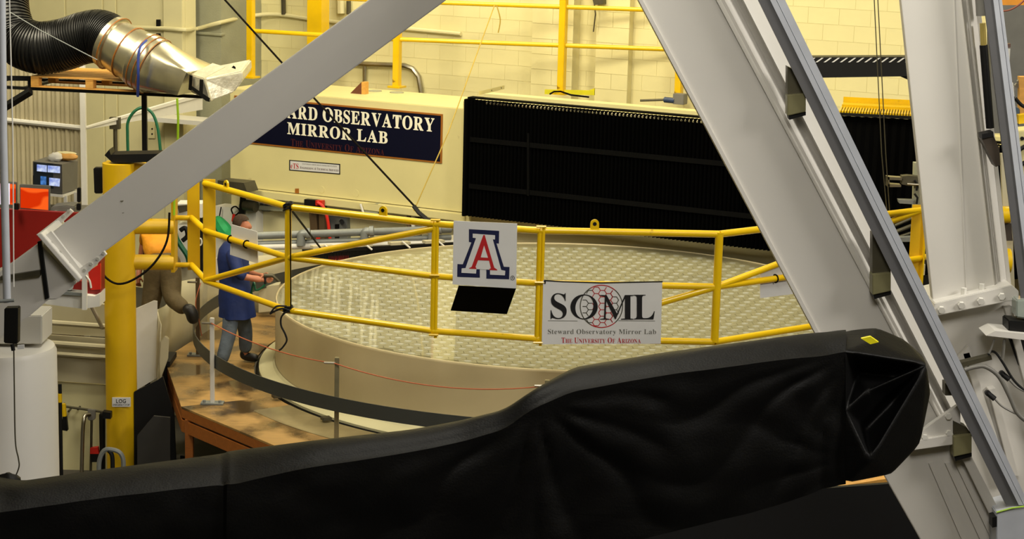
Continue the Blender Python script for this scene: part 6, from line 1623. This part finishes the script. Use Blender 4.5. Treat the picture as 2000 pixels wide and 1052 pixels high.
# gathered end: facets closing the right end
EV = dict(S0=(1651, 686, 10.54), S1=(1651, 944, 10.56), K=(1810, 711, 10.74), T1=(1712, 637, 10.98), T2=(1762, 658, 10.98), T3=(1804, 696, 10.94), T0=(1651, 643, 11.0), m=(1700, 664, 10.74), q=(1652, 800, 10.55),
          p1=(1676, 728, 10.80), p2=(1694, 762, 10.58), p3=(1690, 838, 10.76), p4=(1698, 897, 10.50), v1=(1752, 735, 10.86), v3=(1750, 778, 10.84), d=(1742, 926, 10.68), e=(1797, 868, 10.80), f=(1818, 765, 10.86),
          B0=(1651, 800, 11.1), B1=(1740, 900, 11.05), B2=(1800, 790, 11.0))
ek = list(EV); ei = {k_: i_ for i_, k_ in enumerate(ek)}
EF = ['S0 m T0', 'm T1 T0', 'm T2 T1', 'm K T2', 'K T3 T2', 'S0 K m', 'S0 p1 v1', 'S0 v1 K', 'p1 p2 v1', 'v1 p2 K', 'p2 v3 K', 'p2 p3 v3', 'p3 p4 v3', 'v3 p4 K',
      'S0 q p1', 'q p2 p1', 'q p3 p2', 'q p4 p3', 'q S1 p4', 'p4 d e', 'p4 e K', 'e f K', 'S1 d p4',
      'S1 B1 d', 'd B1 e', 'e B1 B2', 'e B2 f', 'f B2 K', 'K B2 T3', 'S1 B0 B1', 'B0 B2 B1', 'T3 B2 T2', 'T2 B2 T1', 'T1 B2 B0', 'T1 B0 T0']
me_ = MB().add([P(*EV[k_]) for k_ in ek], [tuple(ei[k_] for k_ in f_.split()) for f_ in EF])
o = me_.build('gathered_end', TARP, tp, smooth=False)
bm = bmesh.new(); bm.from_mesh(o.data)
cl_ = bm.edges.layers.float.new('crease_edge')
for e_ in bm.edges: e_[cl_] = 1.0 if len(e_.link_faces) < 2 else .62
bm.to_mesh(o.data); bm.free()
md = o.modifiers.new('sub', 'SUBSURF'); md.levels = 3; md.render_levels = 3; md.boundary_smooth = 'PRESERVE_CORNERS'
for p_ in o.data.polygons: p_.use_smooth = True
MB().prism(poly([(1682, 661), (1700, 657), (1716, 668), (1700, 672)], 10.60), (0, .01, .004)).build('yellow_patch', M('yellow_patch', (232, 222, 20), .5), tp, label='small yellow patch')
# lump at the left end of the cover
mb = MB(); blob(P(14, 944, 9.3), .06, (1.2, 1, .8), 2, mb); mb.build('lump', TARP, tp, smooth=True)
# inner beam that the tarpaulin hides, on two trestle legs
for x in (100, 1500):
    q_ = P(x, 1100, 9.6 if x < 500 else 10.7)
    MB().box((q_.x - .08, q_.y - .08, 0), (q_.x + .08, q_.y + .08, q_.z)).build('trestle_leg', BLACK, tp)
# timber and added black sheet for the dark behind the tarp at lower right
tb = thing('timber_bar', 'pale timber bar below the tarpaulin at the leaning strut foot', 'timber', P(1680, 950, 17.4))
MB().prism([P(1600, 955, 17.5), P(1760, 930, 17.3), P(1760, 943, 17.3), P(1600, 968, 17.5)], (0, .12, .02)).build('bar', PINE, tb)
for x, y in ((1610, 962), (1750, 942)):
    q_ = P(x, y, 17.48); MB().box((q_.x - .04, q_.y - .03, 0), (q_.x + .04, q_.y + .05, q_.z)).build('leg', PINE, tb)
tag(slab([(960, 1000), (1480, 962), (1770, 942), (1830, 1060), (1830, 1130), (960, 1130)], 17.15, .05).build('dark_backing_sheet', RUB), 'added black sheet keeping the area below the timber bar dark', 'cover')
